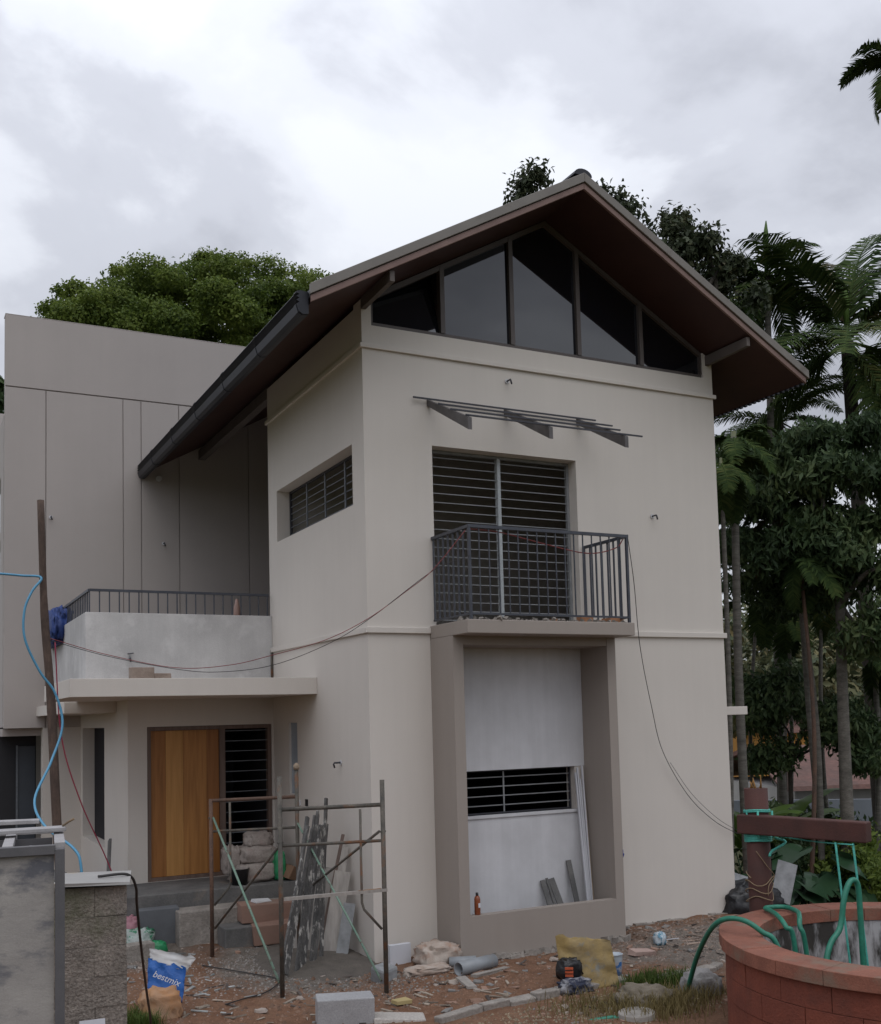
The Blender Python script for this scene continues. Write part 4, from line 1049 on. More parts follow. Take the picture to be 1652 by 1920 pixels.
def arc_block(a0, a1, ri, ro, z0, z1, n=5):
    vs = []
    for i in range(n + 1):
        a = a0 + (a1 - a0) * i / n
        for r_, z_ in ((ri, z0), (ro, z0), (ro, z1), (ri, z1)):
            vs.append((WC[0] + r_ * math.cos(a), WC[1] + r_ * math.sin(a), z_))
    fs = [(0, 1, 2, 3), tuple(4 * n + k_ for k_ in (3, 2, 1, 0))]
    for i in range(n):
        for k_ in range(4):
            q = (k_ + 1) % 4
            fs.append((4 * i + k_, 4 * i + q, 4 * i + 4 + q, 4 * i + 4 + k_))
    return MB().add(vs, fs)
ncap = 24
for i in range(ncap):
    a0 = 2 * math.pi * i / ncap; a1 = a0 + 2 * math.pi / ncap - 0.0018
    arc_block(a0, a1, WRI, WR + 0.045 + rng.uniform(-.004, .004), 0.585, WZ + rng.uniform(-.003, .003)).build('cap_block', REDCAP, well, 0.005)
for c in range(4):
    z1_ = 0.583 - 0.2 * c
    nbk = 22
    for i in range(nbk):
        a0 = 2 * math.pi * (i + .5 * (c % 2)) / nbk; a1 = a0 + 2 * math.pi / nbk - 0.0030
        arc_block(a0, a1, WRI + 0.03, WR + rng.uniform(-.004, .004), z1_ - 0.196, z1_).build('block', REDWALL, well, 0.003)
arc_block(0, 2 * math.pi, WRI + 0.02, WR - 0.012, -0.35, 0.58, 64).build('mortar_core', REDWALL, well)
MB().lathe((WC[0], WC[1], 0), [(WRI + 0.015, 0.584), (WRI + 0.012, -0.6), (WRI + 0.02, -1.6), (0.01, -1.61)], 64).build('lining', MOULD, well)
MB().lathe((WC[0], WC[1], -1.4), [(WRI, 0), (0.005, 0.001)], 48).build('water', pbr('dark_well_water', (0.012, 0.014, 0.012), rough=.05), well)
MB().obox((WC[0] + 1.602 * math.cos(R(143)), WC[1] + 1.602 * math.sin(R(143)), 0.60), (0.012, 0.2, 0.018), (0, 0, R(143)), .003).build('chipped_plaster', pbr('pale_chip', (0.45, 0.38, 0.3), rough=.9), well)

# post and beam
OXIDE = pbr('dark_red_post_paint', (0.075, 0.026, 0.020), (0.05, 0.02, 0.016), rough=.75, nscale=4, streak=.08, grain=.08, bump=.3, bscale=50)
PX, PY = 2.72, -3.20
wp = thing('well_frame', 'dark red post with a horizontal beam reaching over the well', 'well frame', (PX, PY, -0.3))
MB().tube([(PX, PY, -0.3), (PX, PY, 0.6), (PX, PY, 1.845)], 0.112, 20).build('post', OXIDE, wp)
MB().bar((2.585, -3.055 - .05, 1.505), (3.02, -4.27, 1.485), 0.15, 0.185).build('beam', OXIDE, wp, 0.012)
for i in range(5):
    a = i * 1.3; p0 = Vector((PX + .05 * math.cos(a), PY + .05 * math.sin(a), 1.84))
    MB().tube([p0, p0 + Vector((.03 * math.cos(a * 2), .03 * math.sin(a * 2), .05 + .02 * i))], [.012, .003], 5).build('splinter', pbr('rust_orange', (0.3, 0.16, 0.05), rough=.9) if i == 0 else bpy.data.materials['rust_orange'], wp)
ROPE = pbr('teal_nylon_rope', (0.06, 0.36, 0.30), (0.10, 0.46, 0.38), rough=.6, nscale=40, grain=.2, gscale=200)
def loops(c, r_, z0, z1, turns, th):
    pts = []
    for i in range(int(turns * 20) + 1):
        a = i / 20 * 2 * math.pi
        pts.append((c[0] + r_ * math.cos(a), c[1] + r_ * math.sin(a), z0 + (z1 - z0) * i / (turns * 20) + .006 * math.sin(a * 2)))
    return MB().tube(pts, th, 6)
rp = thing('lashing_rope', 'teal nylon rope lashing the beam to the well post', 'rope', (PX, PY, 1.3))
loops((PX, PY), 0.122, 1.615, 1.64, 2, .009).build('coil', ROPE, rp)
loops((PX, PY), 0.124, 1.33, 1.41, 4.5, .010).build('coil', ROPE, rp)
for q in (((2.635, -3.30), (2.63, -3.31)), ((2.79, -3.33), (2.785, -3.335)), ((2.60, -3.19), (2.605, -3.19))):
    MB().tube([(q[0][0], q[0][1], 1.63), (q[1][0], q[1][1], 1.37)], .011, 6).build('strand', ROPE, rp)
MB().tube(bez([(2.80, -3.34, 1.37), (2.86, -3.42, 1.33), (2.74, -3.36, 1.25), (2.70, -3.36, 1.2)], 5), .013, 6).build('knot_tail', ROPE, rp)
MB().tube(bez([(2.84, -3.38, 1.38), (2.86, -3.8, 1.37), (2.90, -4.2, 1.375)], 5), .007, 6).build('strand', ROPE, rp)
for (x, y, lab) in ((2.87, -4.02, 'thin teal draw rope hanging from the beam, left one'), (2.925, -4.17, 'thin teal draw rope hanging from the beam, right one')):
    top('draw_rope', MB().tube(bez([(x, y, 1.385), (x + .01, y - .05, 0.7), (x + .03, y - .1, -0.2), (x + .03, y - .1, -1.3)], 6), .011, 6), ROPE, lab, 'rope', 'ropes hanging into the well')
wire = MB()
TAN = pbr('tan_wire', (0.28, 0.2, 0.12), rough=.7)
pts = []
for i in range(70):
    a = i * .32; pts.append((PX + (.128 + .012 * math.sin(i)) * math.cos(a), PY + (.128 + .012 * math.sin(i)) * math.sin(a), 0.74 + .28 * i / 70 + .03 * math.sin(i * .7)))
top('wire_coil', wire.tube(pts, .005, 5), TAN, 'loose tan wire wound round the lower well post', 'wire')
top('wire_strand', MB().tube(bez([(PX - .11, PY - .08, 1.25), (PX - .02, PY - .13, 1.1), (PX + .08, PY - .11, 1.0), (PX - .02, PY - .135, .92), (PX - .03, PY - .13, .82)], 6), .004, 5), TAN, 'thin tan wire looped on the middle of the well post', 'wire')

# green hoses
HOSE = pbr('green_garden_hose', (0.018, 0.16, 0.105), (0.025, 0.20, 0.13), rough=.45, nscale=12, grain=.15, gscale=30)
def hose(name, label, pts, r_, mat, cat='hose', group=None):
    return top(name, MB().tube(bez(pts, 8), r_, 8), mat, label, cat, group)
rim = lambda px: None
hose('garden_hose', 'thick green hose arching over the left rim of the well down to the ground', [(0.40, -2.95, -0.19), (0.95, -3.12, -0.12), (1.05, -3.15, -0.2), (1.55, -2.98, -0.21), (1.95, -2.80, -0.19), (2.03, -2.86, -0.1), (1.878, -3.2, 0.293), (1.67, -3.6, 0.605), (1.578, -3.85, 0.772), (1.595, -4.0, 0.83), (1.634, -4.15, 0.823), (1.712, -4.25, 0.742), (1.788, -4.32, 0.657), (1.85, -4.38, 0.3), (1.9, -4.45, -0.7)], .023, HOSE, 'hose', 'green hoses on the well')
hose('garden_hose', 'green hose looped on the far left rim, both ends dropping inside', [(2.34, -4.05, -0.8), (2.325, -4.0, 0.492), (2.28, -3.95, 0.675), (2.36, -3.78, 0.735), (2.489, -3.558, 0.735), (2.55, -3.43, 0.735), (2.65, -3.43, 0.735), (2.74, -3.50, 0.735), (2.66, -3.72, 0.735), (2.5, -3.9, 0.735), (2.43, -3.97, 0.66), (2.46, -4.0, 0.443), (2.5, -4.05, -0.8)], .023, HOSE, 'hose', 'green hoses on the well')
hose('garden_hose', 'green hose hung in a tall narrow loop beside the draw ropes', [(2.0, -4.5, -0.6), (2.301, -4.37, 0.44), (2.509, -4.35, 0.705), (2.571, -4.35, 0.927), (2.634, -4.35, 1.059), (2.70, -4.35, 1.10), (2.755, -4.35, 1.04), (2.756, -4.36, 0.77), (2.748, -4.37, 0.403), (2.74, -4.4, -0.7)], .025, HOSE, 'hose', 'green hoses on the well')

# scrap between the house corner and the post
SCRAP = pbr('grey_scrap_sheet', (0.3, 0.31, 0.32), (0.16, 0.165, 0.17), rough=.7, nscale=6)
BLK = pbr('black_plastic_sheet', (0.012, 0.012, 0.014), rough=.35, nscale=6, bump=1, bscale=14)
top('scrap_sheet', MB().obox((6.05, -0.18, 0.25), (0.26, 0.03, 0.55), (R(-15), R(18), R(-30)), .01), SCRAP, 'grey corrugated scrap sheet leaning right of the well post', 'scrap')
top('scrap_sheet', MB().obox((5.82, 0.32, 0.12), (0.7, 0.05, 0.5), (R(-55), R(20), R(-10)), .02), SCRAP, 'pale scrap board lying between house corner and well post', 'scrap')
def crumple(c, sz, seed, n=10, amp=.3, flat=1.0):
    """a closed crumpled sack or heap: bulgy rounded box with folds"""
    mb = MB(); vs = []
    n = max(n, 4) if n < 8 else n + 6
    rows, cols = n, n * 2
    for i in range(rows + 1):
        th = math.pi * i / rows
        for j in range(cols):
            ph = 2 * math.pi * j / cols
            d = Vector((math.sin(th) * math.cos(ph), math.sin(th) * math.sin(ph), math.cos(th)))
            q = Vector((math.copysign(abs(d.x) ** .6, d.x), math.copysign(abs(d.y) ** .6, d.y), math.copysign(abs(d.z) ** .75, d.z)))
            f_ = 1 + amp * .9 * (0.35 - abs(mnoise.noise((d.x * 3.1 + seed, d.y * 3.1 + 7, d.z * 4.5)))) + amp * .5 * mnoise.noise((d.x * 2.2 + seed, d.y * 2.2, d.z * 2.2)) + amp * .6 * mnoise.noise((d.x * 5 + seed, d.y * 5, d.z * 5)) + amp * .35 * mnoise.noise((d.x * 11 + seed, d.y * 11, d.z * 11))
            p = Vector((q.x * sz[0] / 2 * f_, q.y * sz[1] / 2 * f_, q.z * sz[2] / 2 * f_))
            if p.z < -sz[2] * .42: p.z = -sz[2] * .42
            vs.append(p + Vector(c))
    fs = [(i * cols + j, i * cols + (j + 1) % cols, (i + 1) * cols + (j + 1) % cols, (i + 1) * cols + j) for i in range(rows) for j in range(cols)]
    return mb.add(vs, fs, True)
top('plastic_heap', crumple((5.62, 0.10, -0.05), (1.0, 0.7, 0.6), 3, 12, .22), BLK, 'crumpled black plastic heap at the house corner', 'plastic')

# ------------------------------------------------------------------ scaffold tower
scf = thing('scaffold_tower', 'rusty steel scaffold of two ladder frames and cross braces before the porch', 'scaffold', (-0.96, 0.05, -0.15))
def pipe(a, b, r_, mat, name='tube', par=None): return MB().tube([a, b], r_, 10).build(name, mat, par or scf)
A0, A1 = Vector((-1.37, -0.83, -0.13)), Vector((-0.42, -1.24, -0.13))       # front frame
B0, B1 = Vector((-1.49, 1.33, -0.13)), Vector((-0.57, 0.90, -0.13))         # back frame
def lv(p, z): return Vector((p.x, p.y, z))
def frame(P0, P1, h0, h1, ztop, m0, m1, mt, side):
    l0 = pipe(P0, lv(P0, h0), .024, m0, 'leg'); l1 = pipe(P1, lv(P1, h1), .024, m1, 'leg')
    u = (P1 - P0); 
    t_ = pipe(lv(P0 + u * .022, ztop), lv(P0 + u * .978, ztop + .02), .021, mt, 'ledger')
    pipe(lv(P0 + u * .024, ztop - .36), lv(P0 + u * .976, ztop - .34), .016, RUSTSTEEL, 'ledger')
    q = P0 + u * (0.78 if side > 0 else .22)
    MB().tube([lv(q, ztop - .02), lv(q, ztop - .95), lv(q + u * (.02 * side), ztop - 1.02), lv(q + u * (.19 * side), ztop - 1.22)], .014, 8).build('knee_bar', RUSTSTEEL, scf)
    return t_
frame(A0, A1, 2.06, 2.0, 1.73, RUSTSTEEL, RUSTSTEEL, RUSTSTEEL, 1)
frame(B0, B1, 1.72, 2.05, 1.70, BROWNPOLE, RUSTSTEEL, BROWNPOLE, -1)
# thin flat board on the lower rung of the front frame
MB().bar(lv(A0 + (A1 - A0) * .03, 0.84), lv(A0 + (A1 - A0) * 1.03, 0.90), .05, .03).build('cross_board', GREYWOOD, scf)
pipe(lv(A0 + (A1 - A0) * .75, .885), lv(A0 + (A1 - A0) * .97, .90), .017, pbr('rust_orange_tube', (0.25, 0.12, 0.04), rough=.9, nscale=12), 'coupler')
# braces between the frames
GB, RB = GREENPAINT, RUSTSTEEL
pipe(lv(B0, 1.50) + Vector((.02, -.03, 0)), lv(A0, 0.02) + Vector((-.02, .03, 0)), .013, GB, 'brace')
pipe(lv(B0, 0.22) + Vector((.03, -.03, 0)), lv(A0, 1.40) + Vector((.03, .03, 0)), .014, RB, 'brace')
pipe(lv(B1, 0.55), lv(A1, 1.48) + Vector((-.03, .03, 0)), .014, RB, 'brace')
pipe(lv(B1, 1.42), lv(A1, 0.0) + Vector((-.04, .03, 0)), .012, GB, 'brace')
for P0, zs in ((A0, (1.4,)), (B0, (1.5, .22)), (A1, (1.48,))):
    for z in zs: MB().tube([lv(P0, z) + Vector((-.03, -.01, 0)), lv(P0, z) + Vector((.03, .01, 0))], .012, 6).build('pin', RUSTSTEEL, scf)
MB().tube([lv(B1, 2.04), lv(B1, 2.09), lv(B1, 2.12)], [.035, .04, .012], 8).build('cap_lump', pbr('dry_mortar_lump', (0.33, 0.26, 0.19), rough=.95, nscale=20, bump=1, bscale=40), scf)

# bundle of cement-splashed steel strips leaning in the tower
STRIP = pbr('cement_splashed_steel', (0.115, 0.11, 0.105), (0.05, 0.05, 0.05), rough=.85, nscale=9, grain=.25, gscale=60, stain=(0.40, 0.385, 0.36), sscale=11, slo=.54, shi=.62, bump=.6, bscale=60, stretch=(1, 1, .5))
ORD = ['leftmost', 'second from left', 'third from left', 'fourth from left', 'middle', 'fourth from right', 'third from right', 'second from right', 'rightmost']
for i in range(9):
    a = Vector((-1.20 + i * .08 + rng.uniform(-.04, .04), -0.12 + i * .055 + rng.uniform(-.08, .08), -0.1 + .02 * (i % 3))); b = Vector((-0.62 + i * .055 + rng.uniform(-.02, .02), 0.48 + i * .05 + rng.uniform(-.04, .04), 1.6 + rng.uniform(-.3, .16)))
    o = MB().bar(a, b, .04 + .012 * (i % 2), .028, (.6, -1, 0)); top('steel_strip', o, STRIP, 'cement-splashed steel strip leaning inside the scaffold, %s of the bundle' % ORD[i], 'steel strip', 'bundle of leaning steel strips')
RAG = pbr('reddish_rag', (0.26, 0.12, 0.13), (0.3, 0.25, 0.24), rough=.9, nscale=12)
# planks leaning on the tower's side wall
for i, (x0, y0, w_, L_, dx_, lab, mt) in enumerate((
    (-0.62, 0.95, .085, 1.35, .40, 'long narrow grey plank leaning at left of the plank group', GREYWOOD), (-0.50, 0.72, .13, 1.02, .28, 'pale grey board leaning against the side wall, second from left', GREYWOOD),
    (-0.36, 0.50, .15, .98, .24, 'widest pale board leaning against the side wall', GREYWOOD), (-0.26, 0.36, .11, .62, .16, 'short dark-edged board leaning nearest the corner', SCRAP),
    (-0.44, 0.62, .03, 1.42, .38, 'thin dark stick leaning among the boards', DARKWOOD), (-0.33, 0.55, .06, 1.25, .27, 'narrow upright lath behind the widest board', GREYWOOD))):
    h_ = math.sqrt(L_ * L_ - dx_ * dx_)
    a = Vector((x0, y0, -0.11)); b = Vector((x0 + dx_, y0 + .10, -0.11 + h_))
    top('leaning_plank', MB().bar(a, b, w_ * 1.25, .022, (-.45, -.85, .2)), mt, lab, 'plank', 'planks leaning on the side wall')

# sacks and junk on the porch floor
SACK = pbr('dusty_cement_sack', (0.36, 0.32, 0.29), (0.25, 0.21, 0.19), rough=.9, nscale=4, grain=.15, gscale=50, stain=(0.3, 0.19, 0.17), sscale=3, bump=.6, bscale=25)
GSACK = pbr('green_plastic_bag', (0.015, 0.2, 0.075), (0.03, 0.28, 0.12), rough=.4, nscale=8, bump=1, bscale=18)
top('cement_sack', crumple((-0.55, 2.72, 0.62), (0.62, 0.42, 0.28), 1, 10, .22), SACK, 'dusty cement sack at the bottom of the porch pile', 'sack', 'sacks piled by the side light')
top('cement_sack', crumple((-0.50, 2.78, 0.84), (0.55, 0.40, 0.26), 2, 10, .25), SACK, 'grey sack in the middle of the porch pile', 'sack', 'sacks piled by the side light')
top('cement_sack', crumple((-0.46, 2.80, 1.03), (0.36, 0.30, 0.22), 5, 10, .35), SACK, 'crumpled pale sack on top of the porch pile', 'sack', 'sacks piled by the side light')
top('cement_sack', crumple((-0.83, 2.78, 0.78), (0.22, 0.3, 0.4), 6, 10, .3), SACK, 'torn pale sack slumped at left of the porch pile', 'sack', 'sacks piled by the side light')
top('green_bag', crumple((-0.24, 2.55, 0.69), (0.15, 0.16, 0.4), 8, 10, .25), GSACK, 'bright green plastic bag at right of the porch pile', 'bag')
top('black_bucket', MB().lathe((-0.80, 2.52, FZ + .001), [(0.001, 0), (.10, 0), (.13, .2), (.135, .21), (.12, .205), (.09, .02), (.001, .02)], 16), BLK, 'black bucket lying low beside the porch sacks', 'bucket')
top('brown_carton', MB().obox((-0.1, 2.5, 0.60), (.18, .2, .17), (.2, .3, .5), .01), pbr('brown_card', (0.22, 0.13, 0.08), rough=.9, nscale=5), 'brown carton leaning right of the green bag', 'carton')
CARD = pbr('pinkish_brown_carton', (0.28, 0.17, 0.13), (0.22, 0.14, 0.11), rough=.85, nscale=3, stain=(0.3, 0.24, 0.2), sscale=3)
top('carton', MB().obox((-0.62, 1.86, 0.245), (0.75, 0.32, 0.22), (0, 0.02, R(-6)), .012), CARD, 'long flat reddish carton lying across the steps, upper one', 'carton', 'cartons on the steps', .006)
top('carton', MB().obox((-0.60, 1.60, 0.03), (0.62, 0.30, 0.24), (0, -.03, R(-9)), .012), CARD, 'long flat reddish carton below the other on the steps', 'carton', 'cartons on the steps', .006)
top('paper_litter', MB().obox((-0.70, 1.9, 0.375), (.25, .1, .02), (.1, .1, .3), .01), PUTTY, 'white paper scrap on the upper carton', 'paper')
top('dark_slab', MB().obox((-1.92, 2.26, 0.10), (0.5, 0.16, 0.52), (0.04, 0, 0), .006), pbr('dark_bluish_block', (0.14, 0.15, 0.165), (0.11, 0.115, 0.125), rough=.8, nscale=3, grain=.08), 'dark bluish slab standing against the porch base', 'slab', None, .008)
PINK = pbr('pink_plastic', (0.42, 0.2, 0.24), (0.32, 0.16, 0.19), rough=.5, nscale=6, bump=1, bscale=20)
WGB = pbr('white_green_bag', (0.45, 0.47, 0.46), (0.30, 0.38, 0.35), rough=.5, nscale=7, stain=(0.04, 0.2, 0.11), sscale=9, slo=.54, shi=.58, bump=1, bscale=20)
top('plastic_bag', crumple((-2.35, 2.20, 0.17), (.35, .3, .25), 21, 10, .4), PINK, 'pink plastic bag beside the block wall', 'bag')
top('plastic_bag', crumple((-2.26, 2.02, 0.02), (.42, .3, .3), 22, 10, .5), WGB, 'white and green crumpled bag below the pink one', 'bag')
top('plastic_bag', crumple((-2.02, 1.85, -0.05), (.22, .2, .18), 23, 10, .3), GSACK, 'small green bundle right of the crumpled bags', 'bag')
top('hollow_block', MB().obox((-2.30, 1.70, -0.03), (.4, .2, .2), (0, 0, .1), .006), ROUGHCEM, 'hollow concrete block lying under the crumpled bags', 'block', None, .008)
top('dark_plank', MB().bar((-2.40, 3.0, 0.2), (-2.30, 3.34, 1.12), .13, .03, (1, 0, 0)), DARKCEM, 'dark plank propped against the porch corner', 'plank')
top('rubble_heap', crumple((-2.75, 4.6, 0.05), (1.1, 2.2, 0.9), 31, 12, .35), DARKCEM, 'heap of dark rubble by the porch side wall', 'rubble heap')

# ------------------------------------------------------------------ litter in front of the bay
WBOARD = pbr('white_board', (0.62, 0.63, 0.67), (0.55, 0.56, 0.6), rough=.6, nscale=3)
b_ = top('white_tile', MB().box(0.10, 0.36, -0.20, -0.14, -0.13, 0.10), WBOARD, 'small white tile standing at the foot of the tower corner', 'tile', None, .004)
WSACK = pbr('torn_white_sack', (0.47, 0.42, 0.37), (0.33, 0.24, 0.19), rough=.85, nscale=5, stain=(0.3, 0.16, 0.1), sscale=3.5, slo=.55, shi=.66, bump=1, bscale=18)
top('torn_sack', crumple((0.56, -0.45, -0.02), (0.46, 0.38, 0.28), 41, 12, .3), WSACK, 'torn off-white cement sack crumpled by the bay corner', 'sack')
top('torn_sack', crumple((0.30, -0.72, -0.09), (0.5, 0.24, 0.1), 42, 12, .32), WSACK, 'flattened torn sack piece left of the grey pipe', 'sack')
PVC = pbr('grey_pvc_pipe', (0.27, 0.29, 0.31), (0.22, 0.235, 0.25), rough=.4, nscale=5, stain=(0.3, 0.26, 0.22), sscale=4)
def hollow(a, b, ro, ri):
    a, b = Vector(a), Vector(b); d = (b - a).normalized(); u = d.orthogonal().normalized(); w = d.cross(u); vs, fs = [], []; n = 20
    for p, r_ in ((a, ri), (a, ro), (b, ro), (b, ri)):
        for k_ in range(n): vs.append(p + (u * math.cos(2 * math.pi * k_ / n) + w * math.sin(2 * math.pi * k_ / n)) * r_)
    for i in range(4):
        for k_ in range(n):
            q = (k_ + 1) % n; fs.append((i * n + k_, i * n + q, ((i + 1) % 4) * n + q, ((i + 1) % 4) * n + k_))
    return MB().add(vs, fs, True)
top('pvc_pipe', hollow((0.52, -1.02, -0.05), (1.02, -0.90, -0.045), .075, .066), PVC, 'short length of wide grey pipe lying before the bay', 'pipe')
top('pvc_pipe', hollow((0.60, -0.66, -0.06), (0.86, -0.80, -0.05), .06, .054), PVC, 'stub of grey-blue pipe behind the wide one', 'pipe')
top('wood_offcut', MB().obox((0.42, -1.37, -0.10), (0.10, 0.44, 0.025), (0, 0, R(-12)), .004), GREYWOOD, 'flat grey offcut lying diagonally before the grey pipe', 'plank')
top('wood_offcut', MB().obox((0.85, -1.12, -0.10), (0.5, 0.09, 0.03), (0, 0, R(14)), .006), ROUGHCEM, 'pale splinter board lying along the grey pipe', 'plank')
top('foam_piece', MB().obox((-0.47, -1.70, -0.09), (0.17, 0.12, 0.035), (0, 0, R(8)), .006), pbr('yellow_foam', (0.42, 0.34, 0.16), (0.36, 0.28, 0.13), rough=.8, nscale=6), 'dull yellow foam piece beside the speckled slab', 'foam')
top('mortar_block', MB().obox((-0.24, -0.78, -0.05), (.24, .2, .17), (.1, -.08, .5), .02), SCRAP, 'grey broken mortar block at the foot of the right scaffold leg', 'mortar block', None, .03)
BLOCKC = pbr('cast_concrete_block', (0.36, 0.36, 0.37), (0.28, 0.28, 0.285), rough=.9, nscale=3, grain=.12, gscale=70, bump=.5, bscale=90)
SPECK = pbr('speckled_terrazzo', (0.50, 0.47, 0.43), (0.32, 0.29, 0.27), rough=.8, nscale=45, grain=.25, gscale=90, bump=.4, bscale=70)
top('concrete_block', MB().obox((-1.155, -1.93, -0.04), (0.52, 0.27, 0.30), (0, 0, R(-16)), .008), BLOCKC, 'grey cast concrete block in the foreground below the scaffold', 'block', None, .012)
top('speckled_slab', MB().obox((-0.69, -2.10, -0.15), (0.46, 0.30, 0.09), (R(-3), R(3), R(-22)), .012), SPECK, 'speckled concrete slab right of the cast block', 'slab', None, .012)
top('speckled_slab', MB().obox((-0.42, -2.62, -0.17), (0.42, 0.30, 0.08), (R(-3), R(3), R(-12)), .012), SPECK, 'speckled concrete slab cut by the bottom edge of the picture', 'slab', None, .012)

# kerb of concrete pieces
kp = [(-0.46, -2.425), (0.061, -2.30), (0.679, -2.236), (1.294, -2.17), (1.867, -2.12), (2.05, -2.36), (2.9, -2.26), (3.06, -2.17)]
kerb = thing('kerb_edging', 'broken line of low concrete kerb pieces edging the red earth', 'kerb', (1.2, -2.25, -0.15))
for i in range(len(kp) - 1):
    a, b = Vector((*kp[i], -0.135)), Vector((*kp[i + 1], -0.135)); d = (b - a)
    if i == 4: continue
    ns = max(1, int(d.length / .3))
    for k_ in range(ns):
        p, q = a + d * ((k_ + .02) / ns), a + d * ((k_ + .98) / ns)
        c_ = (p + q) / 2
        MB().obox((c_.x, c_.y, c_.z + rng.uniform(-.012, .012)), ((q - p).length, .12 + rng.uniform(-.015, .015), .15), (rng.uniform(-.05, .05), rng.uniform(-.03, .03), math.atan2(d.y, d.x) + rng.uniform(-.04, .04)), .008).build('kerb_piece', ROUGHCEM, kerb, .012)

# yellow woven sack, helmet-like junk, paint bucket
YEL = pbr('yellow_woven_sack', (0.34, 0.24, 0.09), (0.25, 0.19, 0.10), rough=.8, nscale=4, stain=(0.2, 0.2, 0.18), sscale=5, slo=.56, shi=.66, bump=.9, bscale=20)
def sheet_bag(pts_bottom, pts_top, depth, n=10, seed=0, amp=.03):
    """an upright open sack: two wavy walls joined at the sides"""
    mb = MB(); rows = n; F, B = [], []
    a0, a1 = Vector(pts_bottom[0]), Vector(pts_bottom[1]); t0, t1 = Vector(pts_top[0]), Vector(pts_top[1])
    nr = (a1 - a0).cross(Vector((0, 0, 1))).normalized()
    vs = []
    for s_ in (1, -1):
        for i in range(rows + 1):
            v_ = i / rows
            for j in range(n + 1):
                u_ = j / n
                p = a0.lerp(a1, u_).lerp(t0.lerp(t1, u_), v_)
                bul = math.sin(math.pi * u_) * depth * (1 - .55 * v_) * s_
                p = p + nr * (bul + amp * mnoise.noise((u_ * 4 + seed, v_ * 4, s_ * 3)) + amp * .5 * mnoise.noise((u_ * 10 + seed, v_ * 9, s_ * 3)))
                if i == rows: p.z += amp * 1.2 * mnoise.noise((u_ * 5 + seed, 9, s_))
                vs.append(p)
    k0 = (rows + 1) * (n + 1); fs = []
    for s_ in (0, 1):
        for i in range(rows):
            for j in range(n):
                q = s_ * k0 + i * (n + 1) + j
                fs.append((q, q + 1, q + n + 2, q + n + 1))
    for i in range(rows):
        for j in (0, n):
            q = i * (n + 1) + j; fs.append((q, q + n + 1, k0 + q + n + 1, k0 + q))
    for j in range(n): fs.append((j, j + 1, k0 + j + 1, k0 + j))
    return mb.add(vs, fs, True)
top('woven_sack', sheet_bag([(1.22, -1.93, -0.13), (1.72, -2.22, -0.13)], [(1.20, -1.86, 0.36), (1.68, -2.14, 0.31)], .13, 14, 3, .05), YEL, 'faded yellow woven sack standing open on the kerb', 'sack')
j_ = thing('rubbish_bundle', 'small black and navy rubbish bundle with an orange grille left of the yellow sack', 'rubbish', (1.22, -2.1, -0.13))
crumple((1.22, -2.06, 0.06), (.22, .2, .22), 51, 10, .3).build('black_bundle', BLK, j_)
crumple((1.18, -2.20, -0.07), (.34, .2, .14), 52, 10, .5).build('navy_cloth', pbr('navy_cloth', (0.02, 0.025, 0.05), (0.3, 0.3, 0.32), rough=.8, nscale=7, lo=.5, hi=.62), j_)
for i in range(4):
    MB().obox((1.15, -2.165, 0.0 + i * .034), (.08, .02, .022), (0, 0, R(-30)), .002).build('orange_slat', pbr('orange_plastic', (0.5, 0.1, 0.04), rough=.5) if i == 0 else bpy.data.materials['orange_plastic'], j_)
def bucket(name, label, c, r_, h, mats, tilt=(0, 0, 0)):
    t = thing(name, label, 'bucket', c)
    MB().lathe(c, [(.001, 0), (r_ * .78, 0), (r_ * .9, h * .55), (r_ * .93, h * .72)], 18).build('lower_body', mats[0], t)
    MB().lathe(c, [(r_ * .931, h * .721), (r_ * .97, h * .88), (r_, h * .98), (r_ * 1.05, h), (r_ * .98, h * 1.0), (r_ * .9, h * .7), (r_ * .75, .01)], 18).build('rim', mats[1], t)
    t.rotation_euler = tilt
    return t
PRINT = pbr('printed_bucket', (0.04, 0.16, 0.42), (0.45, 0.45, 0.48), rough=.4, nscale=14, lo=.45, hi=.55, stain=(0.25, 0.05, 0.07), sscale=12, slo=.6, shi=.64)
bucket('paint_bucket', 'small white and blue printed paint bucket behind the yellow sack', (1.84, -1.98, -0.13), .085, .26, (PRINT, pbr('pale_blue_white_plastic', (0.5, 0.56, 0.62), rough=.4)))
top('crushed_cup', crumple((3.16, -1.08, -0.03), (.13, .12, .15), 61, 8, .4), pbr('blue_white_cup', (0.5, 0.56, 0.6), (0.1, 0.25, 0.35), rough=.5, nscale=14, lo=.48, hi=.56), 'crushed blue and white cup on the earth right of the bay', 'cup')
top('white_stick', MB().bar((3.24, -1.10, -0.04), (3.38, -1.16, -0.03), .008, .008), WBOARD, 'thin white stick by the crushed cup', 'stick')
top('broken_brick', MB().obox((2.68, -1.36, -0.075), (.30, .12, .06), (.05, .1, .1), .012), pbr('pinkish_brick', (0.42, 0.3, 0.26), rough=.9, nscale=12), 'pale pinkish broken tile on the earth right of the bucket', 'tile')
top('field_stone', crumple((2.20, -2.88, -0.06), (.34, .3, .28), 71, 10, .35), pbr('grey_fieldstone', (0.3, 0.29, 0.285), (0.2, 0.195, 0.19), rough=.95, nscale=5, bump=1, bscale=25), 'rough grey stone by the hose at the foot of the well', 'stone')
top('field_stone', crumple((1.50, -2.86, -0.10), (.52, .34, .26), 72, 10, .35), pbr('brown_fieldstone', (0.2, 0.17, 0.13), (0.14, 0.12, 0.09), rough=.95, nscale=5, bump=1, bscale=25), 'broad brown stone among the dry grass', 'stone')
